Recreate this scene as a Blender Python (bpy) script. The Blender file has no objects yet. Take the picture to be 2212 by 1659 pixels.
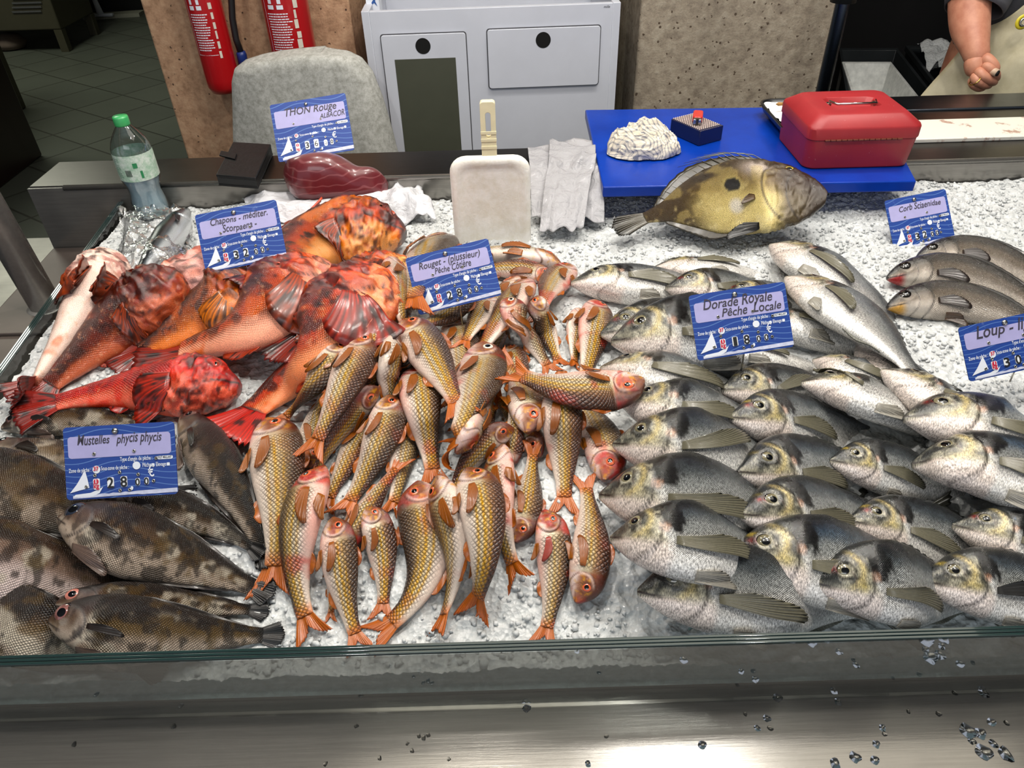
import bpy, math, random
import numpy as np
from mathutils import Vector, Matrix
S = bpy.context.scene
COL = S.collection
PI = math.pi
# ---------------------------------------------------------------- camera
W, Hh, FPX = 2212.0, 1659.0, 1597.0
PITCH, ROLL, CAMZ = math.radians(38.2), math.radians(1.7), 1.45
F = np.array([0, math.cos(PITCH), -math.sin(PITCH)])
U0 = np.array([0, math.sin(PITCH), math.cos(PITCH)])
R0 = np.array([1.0, 0, 0])
RR = math.cos(ROLL)*R0 - math.sin(ROLL)*U0
UU = math.sin(ROLL)*R0 + math.cos(ROLL)*U0
CAM = np.array([0, 0, CAMZ])
cd = bpy.data.cameras.new('camera'); cam = bpy.data.objects.new('camera', cd); COL.objects.link(cam)
cd.sensor_fit = 'HORIZONTAL'; cd.sensor_width = 36; cd.lens = 36*FPX/W; cd.clip_start = .02; cd.clip_end = 60
cam.matrix_world = Matrix(((RR[0], UU[0], -F[0], 0), (RR[1], UU[1], -F[1], 0), (RR[2], UU[2], -F[2], CAMZ), (0, 0, 0, 1)))
S.camera = cam
def ray(px, py):
    return F + ((px-W/2)/FPX)*RR - ((py-Hh/2)/FPX)*UU
def bz(px, py, z):                       # point of plane Z=z seen at a photo pixel
    d = ray(px, py); return CAM + d*((z-CAMZ)/d[2])
def by(px, py, y):                       # point of plane Y=y seen at a photo pixel
    d = ray(px, py); return CAM + d*(y/d[1])
def proj(p):
    v = np.asarray(p, float)-CAM
    return np.array([W/2+FPX*(v@RR)/(v@F), Hh/2-FPX*(v@UU)/(v@F)])
# ---------------------------------------------------------------- world, lamps, exposure
w = bpy.data.worlds.new('hall_air'); S.world = w; w.use_nodes = True
w.node_tree.nodes['Background'].inputs[0].default_value = (.80, .86, 1, 1)
w.node_tree.nodes['Background'].inputs[1].default_value = .5
def lamp(name, loc, size, power, col, aim, sy=None, spread=180):
    l = bpy.data.lights.new(name, 'AREA'); l.shape = 'RECTANGLE'; l.size = size; l.size_y = sy or size
    l.energy = power; l.color = col; l.spread = math.radians(spread)
    o = bpy.data.objects.new(name, l); COL.objects.link(o); o.location = loc
    o.rotation_euler = (Vector(aim)-Vector(loc)).to_track_quat('-Z', 'Y').to_euler(); return o
lamp('stall_softlight', (.58, 1.02, 2.76), 2.3, 17, (1, .93, .80), (.58, 1.021, 0), 1.36)
lamp('left_fill_light', (-3.4, 4.6, 3.0), 1.2, 48, (.96, 1, .86), (-3.0, 4.4, 0), 1.2)  # fill light added to brighten the floor and locker at the left
lamp('rear_hall_lamp', (.6, 1.3, 3.1), .5, 14, (1, .97, .93), (.7, 2.2, .7), .4)
lamp('market_window', (-.6, -2.6, 2.9), 2.6, 30, (.93, .97, 1), (0, 1.0, .8), 1.4)
for i, (x, y) in enumerate([(-.75, .55), (-.1, .75), (.55, .6), (-.4, 1.6), (.3, 1.65), (1.1, 1.55)]):
    lamp('spot_bulb', (x, y, 2.3), .07, 6.5, (1, .95, .88), (x*.8, .9, .85))
S.view_settings.view_transform = 'Standard'; S.view_settings.look = 'None'
S.view_settings.exposure = .02; S.view_settings.gamma = 1
try: S.view_settings.use_curve_mapping = False
except Exception: pass
try:
    S.cycles.max_bounces = 8; S.cycles.transparent_max_bounces = 12; S.cycles.caustics_reflective = False
    S.cycles.caustics_refractive = False; S.cycles.sample_clamp_indirect = 4; S.cycles.use_denoising = True
except Exception: pass
# ---------------------------------------------------------------- materials
def lin(c):
    c = np.asarray(c, float)/255.0
    return np.where(c <= .04045, c/12.92, ((c+.055)/1.055)**2.4)
class N:                                  # tiny node helper
    def __init__(s, name):
        s.m = bpy.data.materials.new(name); s.m.use_nodes = True; s.t = s.m.node_tree
        s.b = s.t.nodes['Principled BSDF']
    def n(s, typ, **k):
        o = s.t.nodes.new(typ)
        for a, v in k.items():
            if a[0] == '_': setattr(o, a[1:], v)
            else: s.put(o, a.replace('__', ' ') if not a.startswith('i') or not a[1:].isdigit() else int(a[1:]), v)
        return o
    def put(s, o, key, v):
        i = o.inputs[key]
        if isinstance(v, bpy.types.NodeSocket): s.t.links.new(v, i)
        else: i.default_value = v
    def math(s, op, a, b=0.0, c=None):
        o = s.t.nodes.new('ShaderNodeMath'); o.operation = op; s.put(o, 0, a); s.put(o, 1, b)
        if c is not None: s.put(o, 2, c)
        return o.outputs[0]
    def mix(s, f, a, b, mode='MIX'):
        o = s.t.nodes.new('ShaderNodeMix'); o.data_type = 'RGBA'; o.blend_type = mode
        s.put(o, 0, f); s.put(o, 6, a); s.put(o, 7, b); return o.outputs[2]
    def ramp(s, f, stops):
        o = s.t.nodes.new('ShaderNodeValToRGB'); e = o.color_ramp.elements
        while len(e) < len(stops): e.new(.5)
        for x, (p, c) in zip(e, stops): x.position = p; x.color = (*c, 1) if len(c) == 3 else c
        s.put(o, 0, f); return o.outputs[0]
    def noise(s, scale, detail=3, rough=.5, vec=None, dist=0.0):
        o = s.t.nodes.new('ShaderNodeTexNoise'); o.inputs['Scale'].default_value = scale
        o.inputs['Detail'].default_value = detail; o.inputs['Roughness'].default_value = rough; o.inputs['Distortion'].default_value = dist
        if vec is not None: s.put(o, 'Vector', vec)
        return o.outputs[0]
    def obj(s):
        o = s.t.nodes.new('ShaderNodeTexCoord'); return o.outputs['Object']
    def geo(s):
        o = s.t.nodes.new('ShaderNodeNewGeometry'); return o.outputs['Position']
    def bump(s, h, strength=.3, dist=.002, normal=None):
        o = s.t.nodes.new('ShaderNodeBump'); s.put(o, 'Height', h); s.put(o, 'Strength', strength); s.put(o, 'Distance', dist)
        if normal is not None: s.put(o, 'Normal', normal)
        s.put(s.b, 'Normal', o.outputs[0]); return o.outputs[0]
    def set(s, **k):
        for a, v in k.items(): s.put(s.b, a.replace('_', ' '), v)
        return s
def c4(c, k=1): return (*(lin(c)*k), 1)
def plain(name, col, rough=.5, metal=0, var=.08, scale=30, bump=0, coat=0, spec=.5):
    n = N(name); a = lin(col)
    f = n.noise(scale, 4, .6, n.geo())
    n.put(n.b, 'Base Color', n.ramp(f, [(.3, tuple(a*(1-var))), (.7, tuple(np.minimum(a*(1+var), 1)))]))
    n.set(Roughness=rough, Metallic=metal); n.b.inputs['Coat Weight'].default_value = coat
    n.b.inputs['Specular IOR Level'].default_value = spec
    if bump: n.bump(f, bump, .003)
    return n.m
def steel(name, col, rough=.28, streak=(3, 90, 90), dirt=.25):
    n = N(name); a = lin(col)
    mp = n.t.nodes.new('ShaderNodeMapping'); n.put(mp, 'Vector', n.geo()); mp.inputs['Scale'].default_value = streak
    s1 = n.noise(4, 5, .7, mp.outputs[0]); s2 = n.noise(6, 5, .6, n.geo())
    c = n.ramp(s1, [(.25, tuple(a*.82)), (.75, tuple(np.minimum(a*1.1, 1)))])
    c = n.mix(n.math('MULTIPLY', n.ramp(s2, [(.45, (0, 0, 0)), (.7, (1, 1, 1))]), dirt), c, (*(a*.55), 1))
    n.put(n.b, 'Base Color', c); n.set(Metallic=1.0)
    n.put(n.b, 'Roughness', n.math('MULTIPLY_ADD', s2, .22, rough-.1))
    n.bump(s1, .08, .001); return n.m
def glassm(name, col, rough=.02, alpha=None, ior=1.45):
    n = N(name); n.set(Roughness=rough, IOR=ior); n.b.inputs['Base Color'].default_value = c4(col)
    n.b.inputs['Transmission Weight'].default_value = 1.0
    return n.m
def attrmat(name, scale=0.0, sstr=0.0, metallic=0.0, rough=.3, grain=.15, gsc=(6, 40), bump=.3, coat=.6, sss=0.0, fleck=0.0, gamma=1.3, sat=1.06):
    """colour attribute x procedural scales (UV in cm along / around the body)"""
    n = N(name); at = n.t.nodes.new('ShaderNodeAttribute'); at.attribute_name = 'Col'; col = at.outputs['Color']
    msk = at.outputs['Alpha']
    uv = n.t.nodes.new('ShaderNodeUVMap'); uv.uv_map = 'UVMap'
    sep = n.t.nodes.new('ShaderNodeSeparateXYZ'); n.put(sep, 0, uv.outputs[0]); u, v = sep.outputs[0], sep.outputs[1]
    gr = n.t.nodes.new('ShaderNodeMapping'); n.put(gr, 'Vector', uv.outputs[0]); gr.inputs['Scale'].default_value = (gsc[0], gsc[1], 1)
    g = n.noise(1.0, 4, .65, gr.outputs[0]); g2 = n.noise(1.1, 4, .6, uv.outputs[0])
    h = g
    if scale:
        wob = n.noise(.9, 2, .5, uv.outputs[0]); u2 = n.math('MULTIPLY_ADD', wob, .35, u)
        a = n.math('MULTIPLY', n.math('ADD', n.math('MULTIPLY', u2, 1.15), v), PI*scale)
        b = n.math('MULTIPLY', n.math('SUBTRACT', n.math('MULTIPLY', u2, 1.15), v), PI*scale)
        p = n.math('MULTIPLY', n.math('ABSOLUTE', n.math('SINE', a)), n.math('ABSOLUTE', n.math('SINE', b)))
        p = n.math('POWER', p, .62)
        dark = n.math('MULTIPLY', n.math('SUBTRACT', 1.0, p), sstr)
        dark = n.math('MULTIPLY', dark, msk); dark = n.math('MULTIPLY', dark, n.math('MULTIPLY_ADD', g2, 1.5, .3))
        col = n.mix(dark, col, n.mix(1.0, col, (.16, .11, .07, 1), 'MULTIPLY'))
        h = n.math('ADD', n.math('MULTIPLY', n.math('MULTIPLY', p, msk), 1.2), n.math('MULTIPLY', g, .5))
    gm = n.ramp(g, [(.36, (1-grain,)*3), (.64, (1+grain,)*3)])
    col = n.mix(1.0, col, gm, 'MULTIPLY')
    if fleck:
        fl = n.ramp(n.noise(3.2, 3, .7, gr.outputs[0]), [(.5, (0, 0, 0)), (.62, (1, 1, 1))])
        col = n.mix(n.math('MULTIPLY', n.math('MULTIPLY', fl, msk), fleck), col, n.mix(1.0, col, (.25, .27, .3, 1), 'MULTIPLY'))
    gm2 = n.t.nodes.new('ShaderNodeGamma'); n.put(gm2, 0, col); gm2.inputs[1].default_value = gamma
    hs_ = n.t.nodes.new('ShaderNodeHueSaturation'); n.put(hs_, 'Color', gm2.outputs[0]); hs_.inputs['Saturation'].default_value = sat; col = hs_.outputs[0]
    n.put(n.b, 'Base Color', col); n.set(Metallic=metallic)
    n.put(n.b, 'Roughness', n.math('MULTIPLY_ADD', g2, .25, rough-.12))
    n.b.inputs['Coat Weight'].default_value = coat; n.b.inputs['Coat Roughness'].default_value = .14
    if bump: n.t.links.new(n.bump(h, bump, .0012), n.b.inputs['Coat Normal'])
    return n.m
# ---------------------------------------------------------------- meshes
def newmesh(name, V, Fc, mat=None, smooth=True, col=None, uv=None):
    me = bpy.data.meshes.new(name)
    if isinstance(Fc, np.ndarray):
        V = np.asarray(V, np.float32); n = len(Fc); k = Fc.shape[1]
        me.vertices.add(len(V)); me.vertices.foreach_set('co', V.ravel())
        me.loops.add(n*k); me.loops.foreach_set('vertex_index', Fc.astype(np.int32).ravel())
        me.polygons.add(n); me.polygons.foreach_set('loop_start', np.arange(0, n*k, k, dtype=np.int32))
        me.polygons.foreach_set('loop_total', np.full(n, k, np.int32)); me.update(calc_edges=True); me.validate()
    else:
        me.from_pydata([tuple(map(float, v)) for v in V], [], [tuple(int(i) for i in f) for f in Fc]); me.update(); me.validate()
    if smooth: me.polygons.foreach_set('use_smooth', np.ones(len(me.polygons), bool))
    if col is not None:
        a = me.color_attributes.new('Col', 'FLOAT_COLOR', 'POINT')
        c = np.ones((len(V), 4), np.float32); c[:, :col.shape[1]] = col; a.data.foreach_set('color', c.ravel())
    if uv is not None:
        l = me.uv_layers.new(name='UVMap'); vi = np.empty(len(me.loops), np.int32); me.loops.foreach_get('vertex_index', vi)
        l.data.foreach_set('uv', np.asarray(uv, np.float32)[vi].ravel())
    if mat: me.materials.append(mat)
    return me
def link(name, me, parent=None, loc=None):
    o = bpy.data.objects.new(name, me); COL.objects.link(o)
    if parent is not None: o.parent = parent
    if loc is not None: o.location = tuple(loc)
    return o
def tag(o, label, cat, group=None, kind=None):
    o['label'] = label; o['category'] = cat
    if group: o['group'] = group
    if kind: o['kind'] = kind
    return o
def thing(name, label, cat, loc=(0, 0, 0), group=None):
    o = bpy.data.objects.new(name, None); COL.objects.link(o); o.location = tuple(loc); o.empty_display_size = .02
    return tag(o, label, cat, group)
def struct(o): o['kind'] = 'structure'; return o
class MB:                                 # mesh builder, world coordinates; build() shifts to the parent
    def __init__(s): s.V = []; s.F = []
    def add(s, V, Fc):
        k = len(s.V); s.V += [tuple(map(float, v)) for v in V]; s.F += [tuple(i+k for i in f) for f in Fc]; return s
    def box(s, a, b):
        (x0, y0, z0), (x1, y1, z1) = a, b
        return s.add([(x0, y0, z0), (x1, y0, z0), (x1, y1, z0), (x0, y1, z0), (x0, y0, z1), (x1, y0, z1), (x1, y1, z1), (x0, y1, z1)],
                     [(0, 3, 2, 1), (4, 5, 6, 7), (0, 1, 5, 4), (1, 2, 6, 5), (2, 3, 7, 6), (3, 0, 4, 7)])
    def prism(s, poly, h):                # 3d polygon extruded by vector h
        n = len(poly); P = [np.asarray(p, float) for p in poly]; h = np.asarray(h, float)
        s.add(P+[p+h for p in P], [tuple(range(n))[::-1], tuple(range(n, 2*n))]+[(i, (i+1) % n, (i+1) % n+n, i+n) for i in range(n)]); return s
    def tube(s, pts, r, n=10, cap=True):
        P = [np.asarray(p, float) for p in pts]; m = len(P); r = r if hasattr(r, '__len__') else [r]*m
        up = np.array([0, 0, 1.0]); V = []
        for i in range(m):
            t = P[min(i+1, m-1)]-P[max(i-1, 0)]; t /= np.linalg.norm(t)+1e-12
            a = np.cross(t, up)
            if np.linalg.norm(a) < .1: a = np.cross(t, [0, 1, 0])
            a /= np.linalg.norm(a); b = np.cross(a, t); up = b
            V += [P[i]+r[i]*(math.cos(q)*a+math.sin(q)*b) for q in np.linspace(0, 2*PI, n, endpoint=False)]
        Fc = [(i*n+j, i*n+(j+1) % n, (i+1)*n+(j+1) % n, (i+1)*n+j) for i in range(m-1) for j in range(n)]
        if cap: Fc += [tuple(range(n))[::-1], tuple(range((m-1)*n, m*n))]
        return s.add(V, Fc)
    def lathe(s, prof, c=(0, 0, 0), n=32, cap=True):
        V = []; m = len(prof)
        for (r, z) in prof: V += [(c[0]+r*math.cos(q), c[1]+r*math.sin(q), c[2]+z) for q in np.linspace(0, 2*PI, n, endpoint=False)]
        Fc = [(i*n+j, i*n+(j+1) % n, (i+1)*n+(j+1) % n, (i+1)*n+j) for i in range(m-1) for j in range(n)]
        if cap: Fc += [tuple(range(n))[::-1], tuple(range((m-1)*n, m*n))]
        return s.add(V, Fc)
    def loft(s, rings, cap=True):
        n = len(rings[0]); V = [p for r in rings for p in r]; m = len(rings)
        Fc = [(i*n+j, i*n+(j+1) % n, (i+1)*n+(j+1) % n, (i+1)*n+j) for i in range(m-1) for j in range(n)]
        if cap: Fc += [tuple(range(n))[::-1], tuple(range((m-1)*n, m*n))]
        return s.add(V, Fc)
    def build(s, name, mat, parent=None, smooth=False, bevel=0, sub=0, M=None, solid=0, origin=None, autos=False):
        V = np.array(s.V, float)
        if M is not None: V = V@M[:3, :3].T+M[:3, 3]
        off = np.zeros(3); q = parent
        while q is not None: off += np.array(q.location); q = q.parent
        loc = np.zeros(3)
        if parent is None and origin is not None: loc = np.asarray(origin, float)
        me = newmesh(name, V-off-loc, s.F, mat, smooth); o = link(name, me, parent, loc)
        if solid: m = o.modifiers.new('s', 'SOLIDIFY'); m.thickness = solid; m.offset = 0
        if bevel: m = o.modifiers.new('b', 'BEVEL'); m.width = bevel; m.segments = 3; m.limit_method = 'ANGLE'
        if sub: m = o.modifiers.new('u', 'SUBSURF'); m.levels = sub; m.render_levels = sub
        if bevel and not smooth: me.polygons.foreach_set('use_smooth', np.ones(len(me.polygons), bool)); me.set_sharp_from_angle(angle=math.radians(35)) if hasattr(me, 'set_sharp_from_angle') else None
        return o
def frame(o, x, y, z):
    M = np.eye(4); M[:3, 0] = x; M[:3, 1] = y; M[:3, 2] = z; M[:3, 3] = o; return M
def unit(v): v = np.asarray(v, float); return v/(np.linalg.norm(v)+1e-12)
def rrect(w, h, r, n=5, cx=0, cy=0):
    P = []
    for qx, qy, a in ((w/2-r, h/2-r, 0), (-w/2+r, h/2-r, 90), (-w/2+r, -h/2+r, 180), (w/2-r, -h/2+r, 270)):
        for k in range(n+1): q = math.radians(a+90*k/n); P.append((cx+qx+r*math.cos(q), cy+qy+r*math.sin(q)))
    return P
def vn(p, seed=0):                        # value noise, p (n,3)
    p = np.asarray(p, float); i = np.floor(p).astype(np.int64); f = p-i; f = f*f*(3-2*f); out = 0
    for dx in (0, 1):
        for dy in (0, 1):
            for dz in (0, 1):
                h = ((i[:, 0]+dx)*374761393+(i[:, 1]+dy)*668265263+(i[:, 2]+dz)*2147483647+seed*974711) & 0xffffffff
                h = ((h ^ (h >> 13))*1274126177) & 0xffffffff; h = (h ^ (h >> 16)) & 0xffff
                out = out+h/65535.*(f[:, 0] if dx else 1-f[:, 0])*(f[:, 1] if dy else 1-f[:, 1])*(f[:, 2] if dz else 1-f[:, 2])
    return out
def fbm(p, seed=0, o=3):
    s = 0; a = .5; t = 0
    for k in range(o): s = s+a*vn(np.asarray(p)*2**k, seed+k*7); t += a; a *= .5
    return s/t
def sst(a, b, x): t = np.clip((x-a)/(b-a), 0, 1); return t*t*(3-2*t)
# ================================================================ the stall
ZI = .83                                  # level of the ice
YG, ZG0, ZG1 = .381, .757, .85            # front glass: plane, bottom, top
YB = 1.385                                # back of the ice, front of the rear ledge
ZL = .881                                 # rear ledge top
M_ledge = steel('brushed_steel_ledge', (140, 137, 131), .17, dirt=.3); M_ledge.node_tree.nodes['Principled BSDF'].inputs['Metallic'].default_value = .7
M_dark = steel('dark_brushed_steel', (96, 92, 86), .3, dirt=.3)
M_side = plain('dull_brown_steel', (92, 82, 76), .5, .35, .15, 9)
M_pipe = steel('polished_steel', (190, 186, 180), .22, (20, 20, 20), .15); M_pipe.node_tree.nodes['Principled BSDF'].inputs['Metallic'].default_value = .6
gl0 = bz(275, 410, ZG1); gl1 = bz(0, 790, ZG1)
dgl = unit(gl1-gl0)
def gx(y): return gl0[0]+(y-gl0[1])/dgl[1]*dgl[0]     # x of the left glass at depth y
XR = 1.42
# ice height
def ice_h(x, y):
    P = np.stack([x*9, y*9, 0*x], -1); Q = np.stack([x*40, y*40, 0*x+3], -1)
    h = ZI + .012*(fbm(P, 3, 3)-.5)+.006*(fbm(Q, 5, 2)-.5)
    h = h+.012*sst(1.18, YB, y)*sst(.1, .5, x)-.046*sst(.60, YG+.01, y)
    h = h+.03*np.exp(-((x+.47)**2/.010+(y-1.31)**2/.004))+.022*np.exp(-((x+.78)**2/.006+(y-1.16)**2/.012))
    h = h+.02*np.exp(-((x+.04)**2/.02+(y-1.22)**2/.003))
    return h
step = .0028
def build_ice():
    ys = np.arange(YG+.014, YB-.002, step); xs = np.arange(-1.2, XR, step)
    n = N('crushed_ice')
    v = n.t.nodes.new('ShaderNodeTexVoronoi'); v.inputs['Scale'].default_value = 210; n.put(v, 'Vector', n.geo())
    v2 = n.t.nodes.new('ShaderNodeTexVoronoi'); v2.inputs['Scale'].default_value = 90; n.put(v2, 'Vector', n.geo())
    nn = n.noise(9, 4, .6, n.geo())
    cc = n.ramp(v.outputs['Color'], [(.1, (.58, .60, .60)), (.5, (.69, .70, .695)), (.95, (.80, .81, .805))])
    cc = n.mix(n.ramp(nn, [(.35, (.45,)*3), (.65, (0, 0, 0))]), cc, (.62, .65, .65, 1))
    n.put(n.b, 'Base Color', cc); n.set(Roughness=.16, IOR=1.31)
    n.b.inputs['Subsurface Weight'].default_value = .0; n.b.inputs['Transmission Weight'].default_value = .12
    hh = n.math('ADD', v.outputs['Distance'], n.math('MULTIPLY', v2.outputs['Distance'], 1.8))
    n.bump(hh, .45, .004)
    X, Y = np.meshgrid(xs, ys); x = X.ravel(); y = Y.ravel()
    rng = np.random.default_rng(4)
    h = ice_h(x, y)
    c = np.stack([x*110, y*110, 0*x+1], -1); h = h+.0055*(vn(c, 9)-.5)+.003*(vn(c*2.3, 11)-.5)
    V = np.stack([x+rng.uniform(-.4, .4, len(x))*step, y+rng.uniform(-.4, .4, len(x))*step, h], -1)
    nx, ny = len(xs), len(ys); I = np.arange(nx*ny).reshape(ny, nx)
    Fc = np.stack([I[:-1, :-1], I[:-1, 1:], I[1:, 1:], I[1:, :-1]], -1).reshape(-1, 4)
    keep = (x[Fc[:, 0]] > gx(y[Fc[:, 0]])+.012)
    Fc = Fc[keep]; used = np.unique(Fc); mp = -np.ones(len(V), int); mp[used] = np.arange(len(used)); V = V[used]; Fc = mp[Fc]
    # side skirt down the glass
    o = link('crushed_ice_bed', newmesh('crushed_ice_bed', V, Fc, n.m, False))
    tag(o, 'bed of crushed ice filling the glass-sided display tray', 'ice', kind='stuff')
def build_chips():
    # loose chips, only where no fish lies
    rng = np.random.default_rng(14)
    m = N('ice_chip'); m.set(Roughness=.12, IOR=1.31); m.b.inputs['Base Color'].default_value = (.86, .88, .88, 1); m.b.inputs['Transmission Weight'].default_value = .35
    nC = 26000; cx = rng.uniform(-1.15, XR, nC); cy = YG+.02+(YB-YG-.03)*rng.uniform(0, 1, nC)**1.15
    iy, ix = hidx(cx, cy); k = (cx > gx(cy)+.02) & (HF[iy, ix] < ice_h(cx, cy)+.004); cx, cy = cx[k], cy[k]; nC = len(cx)
    cz = ice_h(cx, cy)+.001; r = rng.uniform(.0016, .0042, nC)*np.where(rng.uniform(0, 1, nC) < .12, 1.5, 1)
    base = np.array([(1, 1, 1), (-1, 1, .7), (-1, -1, 1), (1, -1, .6), (1, 1, -1), (-1, 1, -.8), (-1, -1, -1), (1, -1, -.9)], float)*.62
    B = base[None]*(1+rng.uniform(-.55, .45, (nC, 8, 3)))
    th = rng.uniform(0, 2*PI, nC); ph = rng.uniform(-1, 1, nC)
    ct, st, cp, sp = np.cos(th), np.sin(th), np.cos(ph), np.sin(ph)
    Bx = B[..., 0]*ct[:, None]-B[..., 1]*st[:, None]; By = B[..., 0]*st[:, None]+B[..., 1]*ct[:, None]; Bz = B[..., 2]
    By2 = By*cp[:, None]-Bz*sp[:, None]; Bz2 = By*sp[:, None]+Bz*cp[:, None]
    VV = np.stack([cx[:, None]+Bx*r[:, None], cy[:, None]+By2*r[:, None], cz[:, None]+Bz2*r[:, None]*.8], -1).reshape(-1, 3)
    q = np.array([(0, 1, 2, 3), (7, 6, 5, 4), (0, 4, 5, 1), (1, 5, 6, 2), (2, 6, 7, 3), (3, 7, 4, 0)])
    FF = (np.arange(nC)[:, None, None]*8+q[None]).reshape(-1, 4)
    o = link('ice_chips', newmesh('ice_chips', VV, FF, m.m, False))
    tag(o, 'loose glassy ice chips scattered on top of the crushed ice', 'ice', kind='stuff')
build_ice()
# height field used to lay fish on what is below them
HG = .004; HX0, HY0 = -1.3, .34
HNX, HNY = int((XR+1.1+.3)/HG), int((1.6-HY0)/HG)
gxx, gyy = np.meshgrid(HX0+HG*np.arange(HNX), HY0+HG*np.arange(HNY)); HF = ice_h(gxx.ravel(), gyy.ravel()).reshape(HNY, HNX)
HF[gyy < YG+.004] = 0
def hidx(x, y): return np.clip(((y-HY0)/HG+.5).astype(int), 0, HNY-1), np.clip(((x-HX0)/HG+.5).astype(int), 0, HNX-1)
# display counter: steel body, ledges
def build_stall():
    t = thing('display_counter', 'stainless steel fish display counter with front ledge around the ice tray', 'counter', (0, .85, 0))
    y0 = .12
    # front ledge, sloping slightly
    m = MB().box((-1.75, y0, ZG0-.03), (1.7, YG+.01, ZG0-.004)); m.build('front_ledge', M_ledge, t, bevel=.004)
    m = MB().box((-1.6, y0+.05, .02), (1.6, YB+.1, ZG0-.031)); m.build('base_cabinet', M_dark, t)
    # tray floor and inner front panel under the glass
    m = MB().prism([(gx(YG)-.02, YG+.009, ZG0-.005), (XR+.03, YG+.009, ZG0-.005), (XR+.03, YB, ZG0-.005), (gx(YB)-.02, YB, ZG0-.005)], (0, 0, .006)); m.build('tray', M_dark, t)
    nf = N('frosted_tray_wall'); mp = nf.t.nodes.new('ShaderNodeMapping'); nf.put(mp, 'Vector', nf.geo()); mp.inputs['Scale'].default_value = (60, 60, 160); mp.inputs['Rotation'].default_value = (0, .9, 0)
    s = nf.noise(1.6, 6, .75, mp.outputs[0]); s2 = nf.noise(7, 3, .5, nf.geo())
    nf.put(nf.b, 'Base Color', nf.mix(nf.ramp(s2, [(.3, (0, 0, 0)), (.7, (.7, .7, .7))]), nf.ramp(s, [(.3, (.16, .22, .225)), (.55, (.40, .50, .50)), (.8, (.8, .88, .88))]), (.40, .55, .56, 1)))
    nf.set(Roughness=.45); nf.bump(s, .5, .003)
    m = MB().prism([(gx(YG)-.02, YG+.008, ZG0+.001), (XR+.03, YG+.008, ZG0+.001), (XR+.03, YG+.052, ZI-.046), (gx(YG)-.02, YG+.052, ZI-.046)], (0, .003, 0)); m.build('frosted_panel', nf.m, t)
    # left ledge outside the side glass
    P = [(gx(YG)-.02, YG-.02), (gx(YB)-.012, YB), (gx(YB)-.012, YB+.13)]
    o0, o1 = bz(90, 560, ZG0-.03), bz(262, 352, ZG0+.06)
    Lw = .17
    m = MB().prism([(gx(YB)-.005, YB-.002, ZG0-.03), (gx(YB)-Lw, YB-.002, ZG0-.03), (gx(YG)-Lw-.05, YG-.1, ZG0-.03), (gx(YG)-.005, YG-.1, ZG0-.03)], (0, 0, .026))
    m.build('side_ledge', M_side, t, bevel=.003)
    # rear ledge
    e = by(1010, 330, YB+.12)
    m = MB().box((gx(YB)-.17, YB, ZG0-.03), (XR+.2, YB+.006, ZL-.002)); m.build('rear_wall', M_ledge, t)
    m = MB().prism([(gx(YB)-.17, YB+.0062, ZL-.028), (XR+.2, YB+.0062, ZL-.028), (XR+.2, YB+.135, ZL-.028), (gx(YB)-.17, YB+.135, ZL-.028)], (0, 0, .028)); m.build('rear_ledge', M_dark, t, bevel=.002)
    MB().tube([(gx(YB)-.1, YB+.003, ZL-.003), (XR+.2, YB+.003, ZL-.003)], .0055, 10).build('ledge_lip', M_ledge, t, smooth=True)
    return t
build_stall()
# glass panes
g = N('pane_glass'); g.set(Roughness=.0, IOR=1.5); g.b.inputs['Base Color'].default_value = (.86, .93, .92, 1)
for nd in (g,):
    lp = nd.t.nodes.new('ShaderNodeBsdfTransparent'); lp.inputs[0].default_value = (.94, .975, .97, 1)
    gls = nd.t.nodes.new('ShaderNodeBsdfGlossy'); gls.inputs['Roughness'].default_value = .03
    fr = nd.t.nodes.new('ShaderNodeFresnel'); fr.inputs[0].default_value = 1.35
    sm = nd.n('ShaderNodeTexVoronoi', _feature='F1'); sm.inputs['Scale'].default_value = 55; nd.put(sm, 'Vector', nd.geo())
    mx = nd.t.nodes.new('ShaderNodeMixShader'); nd.put(mx, 0, nd.math('ADD', nd.math('MULTIPLY', fr.outputs[0], .8), .03)); nd.put(mx, 1, lp.outputs[0]); nd.put(mx, 2, gls.outputs[0])
    nd.put(nd.t.nodes['Material Output'], 0, mx.outputs[0])
M_edge = N('glass_edge_green'); M_edge.set(Roughness=.1); M_edge.b.inputs['Base Color'].default_value = (.012, .030, .029, 1); M_edge.b.inputs['Coat Weight'].default_value = 1
def pane(nm, a, b, th, label, nrm):
    a = np.array(a, float); b = np.array(b, float); nrm = np.asarray(nrm, float)
    t = thing(nm, label, 'glass pane', ((a+b)/2*[1, 1, 0]+[0, 0, ZG0]))
    MB().prism([a, b, b+[0, 0, ZG1-ZG0-.003], a+[0, 0, ZG1-ZG0-.003]], nrm*th).build('glass', g.m, t)
    k = MB()
    for f in (0.0, .36, .7): k.prism([a+[0, 0, ZG1-ZG0-.003]+nrm*th*f, b+[0, 0, ZG1-ZG0-.003]+nrm*th*f, b+[0, 0, ZG1-ZG0]+nrm*th*f, a+[0, 0, ZG1-ZG0]+nrm*th*f], nrm*th*.3)
    k.build('polished_edge', M_edge.m, t, bevel=.0006)
pane('front_glass', (gx(YG)+.0, YG-.006, ZG0), (XR+.03, YG-.006, ZG0), .010, 'long laminated glass pane with dark green edge along the front of the tray', (0, 1, 0))
pane('side_glass', (gx(YG)-.001, YG-.006, ZG0), (gx(YB-.004)-.001, YB-.004, ZG0), .010, 'glass pane with dark green edge closing the left side of the tray', unit([dgl[1], -dgl[0], 0]) * (-1 if dgl[1] > 0 else 1) * -1)
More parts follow.
